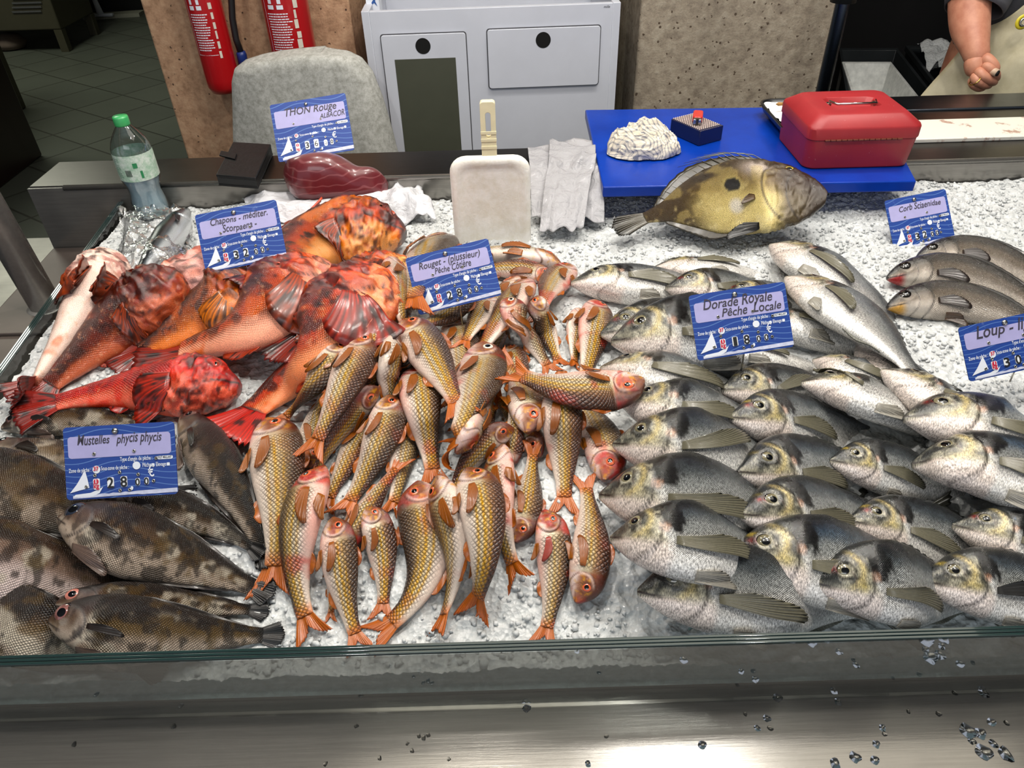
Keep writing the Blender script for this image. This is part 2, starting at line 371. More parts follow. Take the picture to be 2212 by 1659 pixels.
# water drops on the front ledge
M_drop = glassm('water_drop', (250, 252, 252), .0, ior=1.33)
rng = random.Random(7)
drops = [(1138, 1530, 9), (1162, 1665, 5), (1657, 1552, 8), (1636, 1573, 7), (1664, 1573, 6), (1517, 1609, 9), (1810, 1516, 9), (1680, 1507, 10), (1906, 1572, 8), (1911, 1586, 5), (1893, 1607, 8), (1848, 1636, 11), (1890, 1642, 9), (1804, 1650, 12), (2125, 1498, 11), (2092, 1580, 16), (2118, 1584, 12), (2142, 1560, 9), (2100, 1601, 8), (2146, 1607, 9), (2126, 1625, 16), (2172, 1630, 15), (2062, 1497, 6), (1962, 1537, 5), (2028, 1542, 6), (880, 1606, 4), (915, 1594, 6), (925, 1588, 5), (905, 1590, 5), (890, 1622, 5), (770, 1568, 5), (160, 1608, 6), (375, 1569, 6), (703, 1650, 5), (820, 1638, 5), (1270, 1650, 7), (1610, 1542, 5), (970, 1640, 4), (2174, 1562, 6), (2050, 1480, 6), (1310, 1590, 5)]
for i, (px, py, r) in enumerate(drops):
    p = bz(px, py, ZG0-.004); s = r*.00043; V = []; nA = 14; k1, k2 = rng.uniform(.2, 1), rng.uniform(0, 6)
    m = MB(); rings = []
    for q in (1.0, .93, .75, .45, .08):
        rings.append([(p[0]+s*q*math.cos(a)*(1+.22*math.sin(2*a+k2)), p[1]+s*q*math.sin(a)*(1.1+.3*k1*math.sin(3*a+k2)), ZG0-.0042+s*.5*math.sqrt(1-q*q*.98)) for a in np.linspace(0, 2*PI, nA, endpoint=False)])
    o = m.loft(rings).build('water_drop', M_drop, None, True, origin=(p[0], p[1], ZG0-.004))
    where = 'dark left half' if px < 1000 else ('bright reflection' if px < 2025 else 'grey right end')
    tag(o, 'clear water drop lying on the %s of the steel front ledge' % where, 'water drop', 'water drops on the %s of the ledge' % where)
# post with flange on the left ledge
fp = bz(92, 668, ZG0-.004)
t = thing('support_post', 'polished steel tube post with bolted flange outside the left glass', 'post', fp)
P = rrect(.15, .17, .02)
MB().prism([(fp[0]+x, fp[1]+y, ZG0-.0039) for x, y in P], (0, 0, .006)).build('flange_plate', M_side, t, bevel=.0015)
top = fp+np.array([-.10, .02, 1.15])
MB().tube([fp+[0.01, 0, .002], top], .026, 28).build('tube', M_pipe, t, True)
MB().lathe([(.034, 0), (.033, .004), (.028, .007)], fp+[0.01, 0, .002]).build('weld_ring', M_pipe, t, True)
for dx, dy in ((-.055, .06), (.05, -.06), (.05, .06), (-.055, -.06)):
    MB().lathe([(.013, 0), (.013, .003), (.009, .007), (.002, .0085)], fp+[dx, dy, .0023], 20).build('bolt', M_pipe, t, True)
# ================================================================ fish
# profiles: (u, dorsal, ventral, half thickness) as fractions of body length, axis through snout tip and tail root
def PR(rows):
    a = np.array(rows, float)
    def f(u): return tuple(np.interp(u, a[:, 0], a[:, k]) for k in (1, 2, 3))
    uu = np.linspace(0, 1, 201); T = [np.convolve(np.pad(np.interp(uu, a[:, 0], a[:, k]), 5, 'edge'), np.ones(11)/11, 'valid') for k in (1, 2, 3)]
    for k in range(3): T[k] = T[k]*sst(0, .03, uu)+np.interp(uu, a[:, 0], a[:, k+1])*(1-sst(0, .03, uu))
    return lambda u: tuple(np.interp(u, uu, T[k]) for k in range(3))
def ell(x, y, cx, cy, rx, ry): return ((x-cx)/rx)**2+((y-cy)/ry)**2
def gau(d, w): return np.exp(-(d/w)**2)
def blend(c, k, f): k = np.asarray(lin(k)); f = np.clip(f, 0, 1)[:, None]; return c*(1-f)+k*f
def arcline(x, y, cx, cy, rx, ry, w, side=1):     # dark arc of a gill cover, rear half of an ellipse
    d = np.sqrt(ell(x, y, cx, cy, rx, ry)); return gau((d-1)*min(rx, ry), w)*sst(-.2, .35, side*(x-cx)/rx)
# each colour function: x = u, y = height / length, hh = -1 belly .. 1 back, s = noise coordinates, R = random state
def col_bream(x, y, hh, P, R, k):
    n1 = fbm(P*14, k); n2 = fbm(P*45, k+3); n3 = fbm(P*np.array([90, 25, 90]), k+5)
    hb = hh+.25*(n1-.5)+.18*(n2-.5)
    bl = R['blue']
    c = np.tile(lin((224, 222, 218)), (len(x), 1))
    c = blend(c, (176, 178, 176), sst(-.35, .1, hb))
    c = blend(c, np.array((92, 97, 98))*(1-bl)+np.array((82, 106, 130))*bl, sst(.12, .5, hb)*.92)
    c = blend(c, np.array((44, 47, 49))*(1-bl)+np.array((34, 46, 62))*bl, sst(.46, .74, hb))
    c = blend(c, (20, 22, 24), sst(.74, .95, hb))
    c = blend(c, (60, 64, 66), gau(y-(.105-.03*x-.06*(x-.3)**2), .0035)*sst(.26, .3, x)*.7)     # lateral line
    hd = 1-sst(.24, .275, x+.02*np.sin(y*20))
    face = np.tile(lin((176, 172, 156)), (len(x), 1))
    face = blend(face, (222, 212, 205), sst(-.01, -.06, y))
    face = blend(face, (222, 196, 188), sst(-.01, -.05, y)*gau(x-.07, .07)*.7)
    face = blend(face, (62, 64, 62), sst(.40, .58, n2)*.9*sst(-.04, .02, y))
    face = blend(face, (46, 50, 50), sst(.45, .75, hh+.3*(n1-.5)))
    face = blend(face, (50, 54, 56), gau(np.sqrt(ell(x, y, .055, .035, 1, 1)), .045)*R['muz'])
    face = blend(face, (208, 186, 96), gau(np.sqrt(ell(x, y, R['ex']-.045, R['ey']+.035, 1, .6)), .018)*R['gold'])
    face = blend(face, (215, 196, 120), gau(np.sqrt(ell(x, y, .20, -.01, 1, 1)), .022)*R['gold']*.8)
    face = blend(face, (206, 190, 140), gau(np.abs(np.sqrt(ell(x, y, .13, .06, .07, .08))-1)*.07, .012)*sst(.0, .05, x-.12)*.7)
    face = blend(face, (150, 20, 20), gau(np.sqrt(ell(x, y, R['ex']-.040, R['ey']+.004, 1.3, 1)), .013)*R['blood'])
    c = c*(1-hd[:, None])+face*hd[:, None]
    d = np.sqrt(ell(x, y, .268+.25*(.1-y), .105, .034, .066))+1.1*(n3-.5)+.9*(n2-.5)
    c = blend(c, (4, 4, 5), sst(1.30, 1.08, d))
    d = np.sqrt(ell(x, y, .25, .04, .022, .03))+.5*(n2-.5)
    c = blend(c, (205, 165, 140), sst(1.1, .5, d)*.5)
    c = blend(c, (238, 230, 224), sst(-.008-.10*x*0, -.03, y+.16*x)*(1-sst(.12, .2, x))*.8)
    c = blend(c, (44, 42, 40), gau(np.sqrt(ell(x, y, R['ex'], R['ey'], 1, 1))-.040, .006)*.8)
    c = blend(c, (70, 62, 58), arcline(x, y, .13, .01, .115, .125, .0032)*.8)
    c = blend(c, (120, 108, 100), arcline(x, y, .10, .0, .072, .085, .0026)*.55)
    c = blend(c, (58, 46, 44), gau(y-(.0-.26*x), .0048)*(1-sst(.075, .095, x))*1.0)             # mouth
    m = sst(.25, .30, x)*.9*sst(-.75, -.3, hh)
    return c, m
def col_mullet(x, y, hh, P, R, k):
    n1 = fbm(P*12, k); n2 = fbm(P*40, k+3)
    hb = hh+.22*(n1-.5); br = R['tone']
    c = np.tile(lin((226, 214, 202)), (len(x), 1))
    c = blend(c, (208, 196, 170), sst(-.5, -.05, hb))
    c = blend(c, np.array((156, 136, 100))*(1-br)+np.array((160, 108, 78))*br, sst(.0, .42, hb))
    c = blend(c, np.array((90, 70, 44))*(1-br)+np.array((116, 66, 46))*br, sst(.34, .75, hb))
    bd = sst(.24, .32, x)
    for yy, ww, st in ((-.035, .009, .75), (.012, .011, 1.), (.05, .007, .7)):
        yc = yy*(1-.45*sst(.5, 1, x)); c = blend(c, (222, 176, 14), gau(y-yc, ww)*bd*st*R['yel']*(.5+.9*n2))
    hd = 1-sst(.215, .25, x+.02*n2)
    face = np.tile(lin((206, 172, 152)), (len(x), 1))
    face = blend(face, (232, 216, 210), sst(-.02, -.06, y)*.9)
    face = blend(face, (146, 94, 64), sst(-.05, .02, y+.03*n1))
    face = blend(face, (226, 176, 60), sst(.56, .68, n2)*.6)
    face = blend(face, (96, 50, 34), sst(.35, .8, hh+.3*(n1-.5))*.9)
    face = blend(face, (188, 50, 48), sst(.48, .66, n1)*R['red']*.85)
    c = c*(1-hd[:, None])+face*hd[:, None]
    c = blend(c, (206, 84, 70), sst(.56, .74, fbm(P*7, k+11))*R['red']*.7)
    c = blend(c, (228, 150, 140), sst(-.4, -.9, hh)*gau(x-.4, .3)*.55*R['red'])
    c = blend(c, (86, 46, 34), arcline(x, y, .12, .0, .105, .10, .0045)*.95)
    c = blend(c, (240, 226, 220), arcline(x, y, .12, .0, .092, .088, .008)*.5)
    c = blend(c, (120, 80, 60), arcline(x, y, .09, .0, .06, .07, .003)*.6)
    c = blend(c, (110, 60, 50), gau(y-(-.022-.2*x), .004)*(1-sst(.06, .085, x))*.8)
    c = blend(c, (206, 120, 40), sst(.90, 1., x)*.8)
    m = sst(.23, .28, x)*sst(-.95, -.35, hh)
    return c, m
def col_scorp(x, y, hh, P, R, k):
    n1 = fbm(P*6, k); n2 = fbm(P*22, k+3, 3); n3 = fbm(P*60, k+5)
    hb = hh+.5*(n1-.5)
    c = np.tile(lin(R['belly']), (len(x), 1))
    c = blend(c, R['side'], sst(-.5, .0, hb))
    c = blend(c, R['back'], sst(.15, .7, hb))
    c = blend(c, R['dark'], sst(.48, .6, n2)*R['mott']*sst(-.6, 0, hb))
    c = blend(c, R['hot'], sst(.55, .7, fbm(P*9, k+21))*.75)
    c = blend(c, (24, 12, 10), sst(.70, .78, fbm(P*16, k+31))*sst(-.2, .3, hb)*.9)
    c = blend(c, (236, 190, 160), sst(.64, .78, n3)*.45)
    hd = 1-sst(.30, .36, x)
    c = blend(c, (150, 30, 20), hd*sst(.50, .62, fbm(P*30, k+41))*.55)
    c = blend(c, (60, 22, 16), arcline(x, y, .19, -.01, .15, .14, .005)*.8)
    c = blend(c, (90, 30, 20), arcline(x, y, .13, -.02, .09, .10, .004)*.6)
    c = blend(c, (40, 14, 12), gau(y-(.012-.42*x), .008)*(1-sst(.12, .15, x)))
    c = blend(c, (58, 20, 14), gau(np.sqrt(ell(x, y, .14, .095, 1, 1))-.036, .008)*.8)
    c = blend(c, (70, 24, 16), sst(.45, .3, fbm(P*26, k+61))*hd*.8)
    return c, sst(.33, .4, x)*sst(.9, .2, np.abs(hh))*.8+0*x
def col_fork(x, y, hh, P, R, k):
    n1 = fbm(P*7, k); n2 = fbm(P*24, k+3); hb = hh+.45*(n1-.5)
    c = np.tile(lin(R['belly']), (len(x), 1))
    c = blend(c, R['side'], sst(-.55, .05, hb))
    c = blend(c, R['back'], sst(.0, .6, hb))
    c = blend(c, (206, 198, 184), sst(.56, .66, fbm(P*9, k+9))*.85*sst(.8, .2, hb))
    c = blend(c, (40, 29, 20), sst(.5, .62, n2)*.7)
    c = blend(c, (118, 96, 52), sst(.58, .7, fbm(P*17, k+13))*.5)
    hd = 1-sst(.21, .25, x)
    c = blend(c, (88, 66, 62), hd*.62*sst(-.6, 0, hh)); c = blend(c, (42, 32, 30), hd*sst(.2, .8, hh+.4*(n2-.5)))
    c = blend(c, (40, 28, 26), arcline(x, y, .12, -.005, .10, .08, .004)*.8)
    c = blend(c, (40, 28, 28), gau(y-(-.012-.28*x), .005)*(1-sst(.09, .12, x))*.9)
    c = blend(c, (16, 14, 13), sst(.93, 1, x)*.8)
    return c, sst(.2, .27, x)*.9+0*x
def col_corb(x, y, hh, P, R, k):
    n1 = fbm(P*10, k); n2 = fbm(P*36, k+3); hb = hh+.3*(n1-.5)
    c = np.tile(lin((206, 198, 188)), (len(x), 1))
    c = blend(c, (140, 130, 118), sst(-.6, -.05, hb)); c = blend(c, (84, 80, 74), sst(0., .5, hb)); c = blend(c, (34, 33, 31), sst(.5, .9, hb))
    hd = 1-sst(.24, .27, x); c = blend(c, (70, 66, 60), hd*.5*sst(-.3, .3, hh)); c = blend(c, (24, 23, 22), hd*sst(.25, .7, hh))
    c = blend(c, R['lip'], sst(.005, -.02, y)*(1-sst(.05, .10, x)))
    c = blend(c, (30, 26, 24), arcline(x, y, .14, .0, .115, .11, .003)*.9); c = blend(c, (40, 34, 30), arcline(x, y, .09, .0, .08, .08, .003)*.7)
    c = blend(c, (36, 26, 24), gau(y-(-.0-.2*x), .004)*(1-sst(.09, .11, x)))
    return c, sst(.2, .27, x)*1.0+0*x
def col_dory(x, y, hh, P, R, k):
    n1 = fbm(P*7, k); n2 = fbm(P*20, k+3); hb = hh+.5*(n1-.5)
    c = np.tile(lin((214, 200, 148)), (len(x), 1))
    c = blend(c, (126, 106, 60), sst(-.35, .25, hb)); c = blend(c, (82, 66, 38), sst(.2, .7, hb))
    c = blend(c, (60, 48, 30), sst(.5, .62, n2)*sst(.1, -.4, np.abs(hb)-1+.0)*.0+sst(.52, .64, fbm(P*11, k+33))*.75*sst(.0, .5, hb)); c = blend(c, (88, 72, 42), sst(.60, .80, x)); c = blend(c, (226, 214, 172), sst(.55, .7, n2)*.6*sst(.4, -.2, hb))
    c = blend(c, (70, 54, 40), (1-sst(.2, .34, x))*.85); c = blend(c, (54, 40, 34), (1-sst(.05, .16, x))*.7)
    c = blend(c, (218, 206, 198), gau(np.sqrt(ell(x, y, .36, .16, .09, .07)), .8)*sst(.4, .6, n2)); c = blend(c, (196, 180, 130), sst(.5, .62, fbm(P*14, k+9))*.5*sst(.2, .3, x))
    d = np.sqrt(ell(x, y, .50, .045, .042, .048))+.12*(n2-.5); c = blend(c, (190, 178, 130), sst(1.6, 1.1, d)*.6); c = blend(c, (12, 11, 10), sst(1.05, .9, d))
    c = blend(c, (214, 210, 204), sst(1.1, .5, np.sqrt(ell(x, y, .50, -.10, .04, .06)))*.8)
    c = blend(c, (46, 34, 24), arcline(x, y, .22, .0, .13, .20, .005)*.7); c = blend(c, (46, 34, 24), arcline(x, y, .12, -.02, .1, .16, .005)*.7)
    return c, sst(.3, .4, x)*.5+0*x
def col_tuna(x, y, hh, P, R, k):
    n1 = fbm(P*8, k); hb = hh+.2*(n1-.5)
    c = np.tile(lin((200, 204, 206)), (len(x), 1)); c = blend(c, (96, 104, 110), sst(-.3, .1, hb)); c = blend(c, (34, 40, 46), sst(.1, .5, hb)); return c, 0*x
FM = dict(
    bream=attrmat('bream_skin', 5.5, .16, .16, .27, .5, (9, 3.0), .8, .5, 0, .8),
    mullet=attrmat('mullet_skin', 1.75, .72, .12, .26, .12, (6, 22), .7, .6),
    scorp=attrmat('scorpionfish_skin', 2.6, .45, .0, .3, .26, (9, 9), 1.0, .55),
    fork=attrmat('forkbeard_skin', 3.6, .45, .08, .34, .2, (8, 14), .8, .4),
    corb=attrmat('corb_skin', 3.4, .55, .35, .26, .16, (8, 40), .5, .7),
    dory=attrmat('john_dory_skin', 4.5, .3, .2, .3, .5, (7, 9), .9, .5, gamma=1.35),
    tuna=attrmat('bonito_skin', 0, 0, .35, .2, .1, (6, 6), .2, .8),
    fin=attrmat('fin_membrane', 0, 0, 0, .4, .08, (4, 4), .1, .3),
    eye=attrmat('wet_eye', 0, 0, 0, .10, .02, (1, 1), 0, 1.0))
FM['eye'].node_tree.nodes['Principled BSDF'].inputs['Coat Roughness'].default_value = .02
SP = dict(
 bream=dict(prof=PR([(0, .012, .016, .012), (.03, .050, .045, .030), (.08, .112, .082, .052), (.14, .165, .115, .068), (.24, .212, .152, .084), (.36, .228, .172, .088), (.5, .212, .168, .082), (.66, .158, .128, .062), (.82, .088, .074, .036), (.93, .055, .048, .020), (1, .056, .050, .010)]),
   col=col_bream, mat='bream', eye=(.128, .060, .033), iris=(140, 134, 112), pup=(14, 18, 26), tail=(.22, .62, 34, (96, 96, 84), (50, 50, 46)),
   pec=(.285, -.02, .30, -4, (146, 142, 124), .034), dor=(.30, .86, .055, (74, 76, 72)), anal=(.60, .84, .04, (130, 130, 120)), pel=(.34, .13, (190, 186, 176)), kt=.5),
 mullet=dict(prof=PR([(0, .010, .018, .014), (.03, .045, .040, .030), (.08, .088, .062, .050), (.15, .115, .085, .064), (.26, .128, .102, .074), (.4, .125, .106, .076), (.55, .105, .094, .066), (.72, .072, .068, .046), (.88, .046, .046, .026), (1, .040, .040, .012)]),
   col=col_mullet, mat='mullet', eye=(.125, .036, .040), iris=(222, 132, 104), pup=(12, 10, 12), tail=(.21, .60, 23, (212, 128, 28), (196, 106, 24)),
   pec=(.262, -.02, .24, -5, (184, 116, 44), .044), dor=(.30, .47, .09, (186, 112, 56)), anal=(.62, .76, .07, (196, 122, 54)), pel=(.30, .17, (220, 110, 50)), kt=.6),
 scorp=dict(prof=PR([(0, .030, .040, .036), (.03, .062, .075, .062), (.07, .085, .10, .082), (.11, .128, .115, .098), (.17, .150, .140, .118), (.28, .172, .158, .126), (.42, .160, .150, .110), (.58, .120, .118, .082), (.76, .078, .078, .052), (.92, .052, .052, .030), (1, .048, .048, .014)]),
   col=col_scorp, mat='scorp', eye=(.140, .088, .032), iris=(150, 70, 40), pup=(8, 12, 20), tail=(.24, .0, 30, (176, 62, 40), (110, 34, 24)),
   pec=(.33, -.04, .26, -30, (184, 92, 56), .13), dor=(.24, .80, .085, (150, 66, 42)), anal=(.60, .74, .08, (190, 84, 54)), pel=(.36, .2, (206, 116, 84)), kt=.55),
 fork=dict(prof=PR([(0, .014, .018, .016), (.03, .045, .036, .034), (.09, .080, .062, .056), (.18, .104, .090, .070), (.3, .122, .118, .082), (.45, .120, .122, .078), (.62, .092, .092, .056), (.8, .056, .056, .032), (.93, .034, .034, .018), (1, .028, .028, .008)]),
   col=col_fork, mat='fork', eye=(.088, .036, .034), iris=(120, 96, 92), pup=(16, 18, 26), tail=(.13, -.25, 20, (44, 36, 30), (12, 11, 10)),
   pec=(.235, -.005, .17, -5, (62, 48, 42), .026), dor=(.36, .93, .042, (52, 40, 30)), anal=(.50, .92, .035, (64, 50, 42)), pel=(.20, .22, (150, 130, 120)), kt=.6),
 corb=dict(prof=PR([(0, .016, .012, .014), (.03, .042, .036, .030), (.09, .080, .066, .052), (.18, .118, .098, .066), (.3, .146, .122, .074), (.45, .140, .122, .072), (.62, .102, .092, .054), (.8, .056, .052, .032), (1, .038, .036, .012)]),
   col=col_corb, mat='corb', eye=(.112, .040, .036), iris=(44, 38, 34), pup=(8, 9, 14), tail=(.17, .1, 24, (70, 64, 56), (40, 36, 32)),
   pec=(.275, -.03, .2, -4, (74, 58, 48), .036), dor=(.30, .86, .06, (52, 46, 40)), anal=(.6, .72, .07, (110, 96, 84)), pel=(.32, .16, (120, 100, 84)), kt=.55),
 dory=dict(prof=PR([(0, .030, .050, .018), (.04, .085, .120, .030), (.1, .130, .170, .040), (.2, .195, .215, .052), (.34, .250, .245, .060), (.48, .262, .255, .060), (.62, .225, .225, .050), (.76, .140, .150, .034), (.88, .060, .070, .020), (1, .032, .036, .010)]),
   col=col_dory, mat='dory', eye=(.20, .150, .028), iris=(206, 190, 110), pup=(20, 18, 14), tail=(.22, -.25, 13, (84, 74, 38), (36, 32, 22)),
   pec=(.40, -.06, .10, -20, (120, 96, 66), .03), dor=(.22, .92, .085, (70, 62, 38)), anal=(.50, .90, .06, (74, 64, 42)), pel=(.40, .2, (40, 34, 30)), kt=.7),
 tuna=dict(prof=PR([(0, .006, .006, .006), (.06, .04, .04, .034), (.2, .09, .09, .07), (.4, .11, .11, .085), (.6, .09, .09, .07), (.8, .045, .045, .035), (1, .012, .012, .010)]),
   col=col_tuna, mat='tuna', eye=(.1, .02, .018), iris=(150, 150, 140), pup=(10, 12, 16), tail=(.10, .7, 40, (50, 54, 58), (30, 34, 38)),
   pec=(.25, 0, .12, -5, (60, 64, 70), .02), dor=(.4, .6, .04, (50, 54, 60)), anal=(.62, .7, .03, (120, 124, 128)), pel=None, kt=.6))
def fishdefaults(sp, rng):
    if sp == 'bream': return dict(blue=rng.uniform(0, .35), gold=rng.uniform(.15, .6), blood=float(rng.uniform() < .25), muz=rng.uniform(.4, .95), ex=SP[sp]['eye'][0], ey=SP[sp]['eye'][1])
    if sp == 'mullet': return dict(tone=rng.uniform(0, .8), yel=rng.uniform(.65, 1.1), red=rng.uniform(0, .8)**1.3)
    if sp == 'scorp': return dict(belly=(244, 176, 140), side=(216, 96, 52), back=(136, 56, 30), dark=(70, 28, 16), mott=.8, hot=(214, 92, 36))
    if sp == 'fork': return dict(belly=(186, 172, 158), side=(112, 90, 64), back=(52, 38, 26), es=1.2)
    if sp == 'corb': return dict(lip=(190, 160, 110))
    return {}
KS = 40
def sheet(A, Bp, th, grp=None):
    """solid fin from grid of local points A (nr, nl, 3) and side vector thickness th"""
    nr, nl = A.shape[:2]; o = np.array([0, 0, th/2])
    V = np.concatenate([(A+o).reshape(-1, 3), (A-o).reshape(-1, 3)]); I = np.arange(nr*nl).reshape(nr, nl)
    q = np.stack([I[:-1, :-1], I[1:, :-1], I[1:, 1:], I[:-1, 1:]], -1).reshape(-1, 4); n = nr*nl
    e = np.concatenate([I[0, :], I[1:, -1], I[-1, -2::-1], I[-2:0:-1, 0]]); e2 = np.roll(e, -1)
    return V, np.concatenate([q, q[:, ::-1]+n, np.stack([e, e+n, e2+n, e2], -1)])
FISH_LOG = []
def fish(sp, pts, dn, label, name, group=None, roll=0, hs=1.0, seed=0, lay=True, twist=0, zoff=0, parts=('pec', 'dor', 'anal', 'pel'), res=1.0, tol=.007, pecup=0, fwd=0, zmin=None, cat='fish', eyes=True, zfix=None, sink=0, zmax=.2, **over):
    D = SP[sp]; rng = np.random.default_rng(seed+101); R = fishdefaults(sp, rng); R.update(over)
    prof = D['prof']; lt = D['tail'][0]; smax = 1+lt
    # ---- spine from photo pixels, lying on what is underneath
    Pp = np.array(pts, float); t = np.linspace(0, 1, KS)
    if len(Pp) == 2: Pp = np.array([Pp[0], (Pp[0]+Pp[1])/2, Pp[1]])
    if len(Pp) == 3:
        d1 = np.linalg.norm(Pp[1]-Pp[0]); d2 = np.linalg.norm(Pp[2]-Pp[1]); tm = d1/(d1+d2)
        c = (Pp[1]-(1-tm)**2*Pp[0]-tm**2*Pp[2])/(2*tm*(1-tm)); px = (1-t)[:, None]**2*Pp[0]+2*(t*(1-t))[:, None]*c+t[:, None]**2*Pp[2]
    us = t*smax; d_, v_, w_ = prof(np.minimum(us, 1))
    dn = np.array(dict(U=(0, -1), D=(0, 1), L=(-1, 0), R=(1, 0), UR=(.7, -.7), UL=(-.7, -.7), DR=(.7, .7), DL=(-.7, .7))[dn] if isinstance(dn, str) else dn, float)
    z = np.full(KS, ZI+.02)
    roll = roll+{'bream': 13, 'corb': 20, 'fork': 20, 'scorp': 14, 'mullet': 10}.get(sp, 0)*(-dn[1])
    rr = math.radians(roll)
    for it in range(7):
        C = np.array([bz(p[0], p[1], zz) for p, zz in zip(px, z)])
        for _ in range(2): C[1:-1] = (C[:-2]+2*C[1:-1]+C[2:])/4
        s = np.concatenate([[0], np.cumsum(np.linalg.norm(np.diff(C, axis=0), axis=1))]); L = s[-1]/smax; u = s/L
        T = np.gradient(C, axis=0); T /= np.linalg.norm(T, axis=1)[:, None]
        B0 = np.array([0, 0, 1.0])-T*T[:, 2:3]; B0 /= np.linalg.norm(B0, axis=1)[:, None]
        N0 = np.cross(B0, T)
        q = proj(C[KS//3]+N0[KS//3]*.01)-proj(C[KS//3]); sg = 1 if q@dn > 0 else -1
        N0 = N0*sg
        ra = rr+math.radians(twist)*(u-.5)
        NN = N0*np.cos(ra)[:, None]+B0*np.sin(ra)[:, None]; BB = B0*np.cos(ra)[:, None]-N0*np.sin(ra)[:, None]
        ph = np.linspace(0, 2*PI, 24, endpoint=False); d, v, wd = prof(np.minimum(u, 1)); d = d*hs; v = v*hs
        lf = np.where(u > 1, .3, 1.0)
        cc, hh_ = (d-v)/2*L, (d+v)/2*L
        off = (cc[:, None]+hh_[:, None]*np.cos(ph))[..., None]*NN[:, None]+(wd*L*lf)[:, None, None]*np.sin(ph)[None, :, None]*BB[:, None]
        Q = C[:, None]+off
        if zfix is not None: z = np.interp(u, zfix[0], zfix[1]); continue
        if not lay: continue
        dy_ = (YG+.010)-Q[..., 1].min(1); sh_ = np.maximum(dy_, 0)
        if sh_.max() > 0: sh_ = np.full(KS, min(sh_.max(), .04)); C[:, 1] += sh_; Q[..., 1] += sh_[:, None]
        iy, ix = hidx(Q[..., 0], Q[..., 1]); req = (HF[iy, ix]-off[..., 2]); lowm = off[..., 2] < 0.001
        req = np.where(lowm, req, -1).max(1); req = np.maximum(req, ZI-.05)
        m = 4; mx = np.array([req[max(0, i-1):i+2].max() for i in range(KS)])
        if sink: mx = ZI-.02+(mx-ZI+.02)*(1-sink*sst(.35, .8, u))
        zz = mx.copy()
        for _ in range(26):
            pad = np.concatenate([[zz[0]*1.0], zz, [zz[-1]]]); zz = np.maximum((pad[:-2]+zz*1+pad[2:])/3, mx-tol)
        for _ in range(8):
            pad = np.concatenate([[zz[0]], zz, [zz[-1]]]); zz = (pad[:-2]+2*zz+pad[2:])/4
        hgt_ = zz-ZI; hgt_ = np.where(hgt_ > .045, .045+.06*(1-np.exp(-(hgt_-.045)/.06)), hgt_); zn = ZI+np.minimum(hgt_+zoff, zmax)*1.0; z = zn if it < 2 else .5*z+.5*zn
        if zmin is not None: z = np.maximum(z, zmin)
    off_top = Q[..., :]
    # ---- raise the height field
    if lay:
        fu = np.linspace(0, .999, 150); ci = np.stack([np.interp(fu*L, s, C[:, k]) for k in range(3)], -1); Ni = np.stack([np.interp(fu*L, s, NN[:, k]) for k in range(3)], -1); Bi = np.stack([np.interp(fu*L, s, BB[:, k]) for k in range(3)], -1)
        d, v, wd = prof(fu); ph = np.linspace(0, 2*PI, 72, endpoint=False)
        q = ci[:, None]+((d-v)/2*hs*L)[:, None, None]*Ni[:, None]+((d+v)/2*hs*L)[:, None, None]*np.cos(ph)[None, :, None]*Ni[:, None]+(wd*L)[:, None, None]*np.sin(ph)[None, :, None]*Bi[:, None]
        q = q.reshape(-1, 3); iy, ix = hidx(q[:, 0], q[:, 1]); ok = (iy > 0) & (ix > 0); np.maximum.at(HF, (iy[ok], ix[ok]), q[ok, 2])
    org = C[KS//3].copy(); org[2] = (Q[KS//3, :, 2]).min()
    def warp(P):                             # local (s, y, t) in body lengths -> world, relative to org
        sl = np.clip(P[:, 0], -.02, smax+.2)*L; xs = np.minimum(np.maximum(sl, 0), s[-1]-1e-6)
        c = np.stack([np.interp(xs, s, C[:, k]) for k in range(3)], -1); nn = np.stack([np.interp(xs, s, NN[:, k]) for k in range(3)], -1); bb = np.stack([np.interp(xs, s, BB[:, k]) for k in range(3)], -1)
        c = c+np.minimum(sl, 0)[:, None]*T[0]+np.maximum(sl-s[-1], 0)[:, None]*T[-1]
        return c+(P[:, 1]*L)[:, None]*nn+(P[:, 2]*L)[:, None]*bb-org
    root = thing(name, label, cat, org, group)
    NU, NV = int(124*res), int(60*res)
    ug = np.linspace(0, 1, NU)**1.35; ph = np.linspace(0, 2*PI, NV, endpoint=False)
    d, v, wd = prof(ug); d = d*hs; v = v*hs
    X = np.repeat(ug[:, None], NV, 1); cph, sph = np.cos(ph)[None], np.sin(ph)[None]
    Yl = ((d-v)/2)[:, None]+((d+v)/2)[:, None]*cph
    thick = wd[:, None]*np.sign(sph)*np.abs(sph)**.86
    # gill cover step, mouth crease, eye socket, jaw
    flat = X.ravel(), Yl.ravel()
    gx_, gy_ = D['kt'], 0
    gr = {'bream': (.13, .01, .115, .125), 'mullet': (.12, 0, .105, .10), 'scorp': (.19, -.01, .15, .14), 'fork': (.12, -.005, .10, .08), 'corb': (.14, 0, .115, .11), 'dory': (.22, 0, .13, .2), 'tuna': (.12, 0, .1, .1)}[sp]
    ge = np.sqrt(ell(X, Yl, *gr)); bumpf = 1+.10*sst(1.05, .90, ge)*sst(.02, .10, X)-.05*gau(ge-1.06, .05)
    e = D['eye']; de = np.sqrt((X-e[0])**2+(Yl-e[1])**2)/e[2]
    bumpf = bumpf+.07*gau(de-1.15, .3)-.10*gau(de, .6)
    thick = thick*bumpf
    P0 = np.stack([X, Yl, thick], -1).reshape(-1, 3)
    nz = fbm(P0*9, seed+5)-.5; nz2 = fbm(P0*28, seed+15)-.5
    amp = {'scorp': .085, 'fork': .022, 'dory': .012}.get(sp, .010)
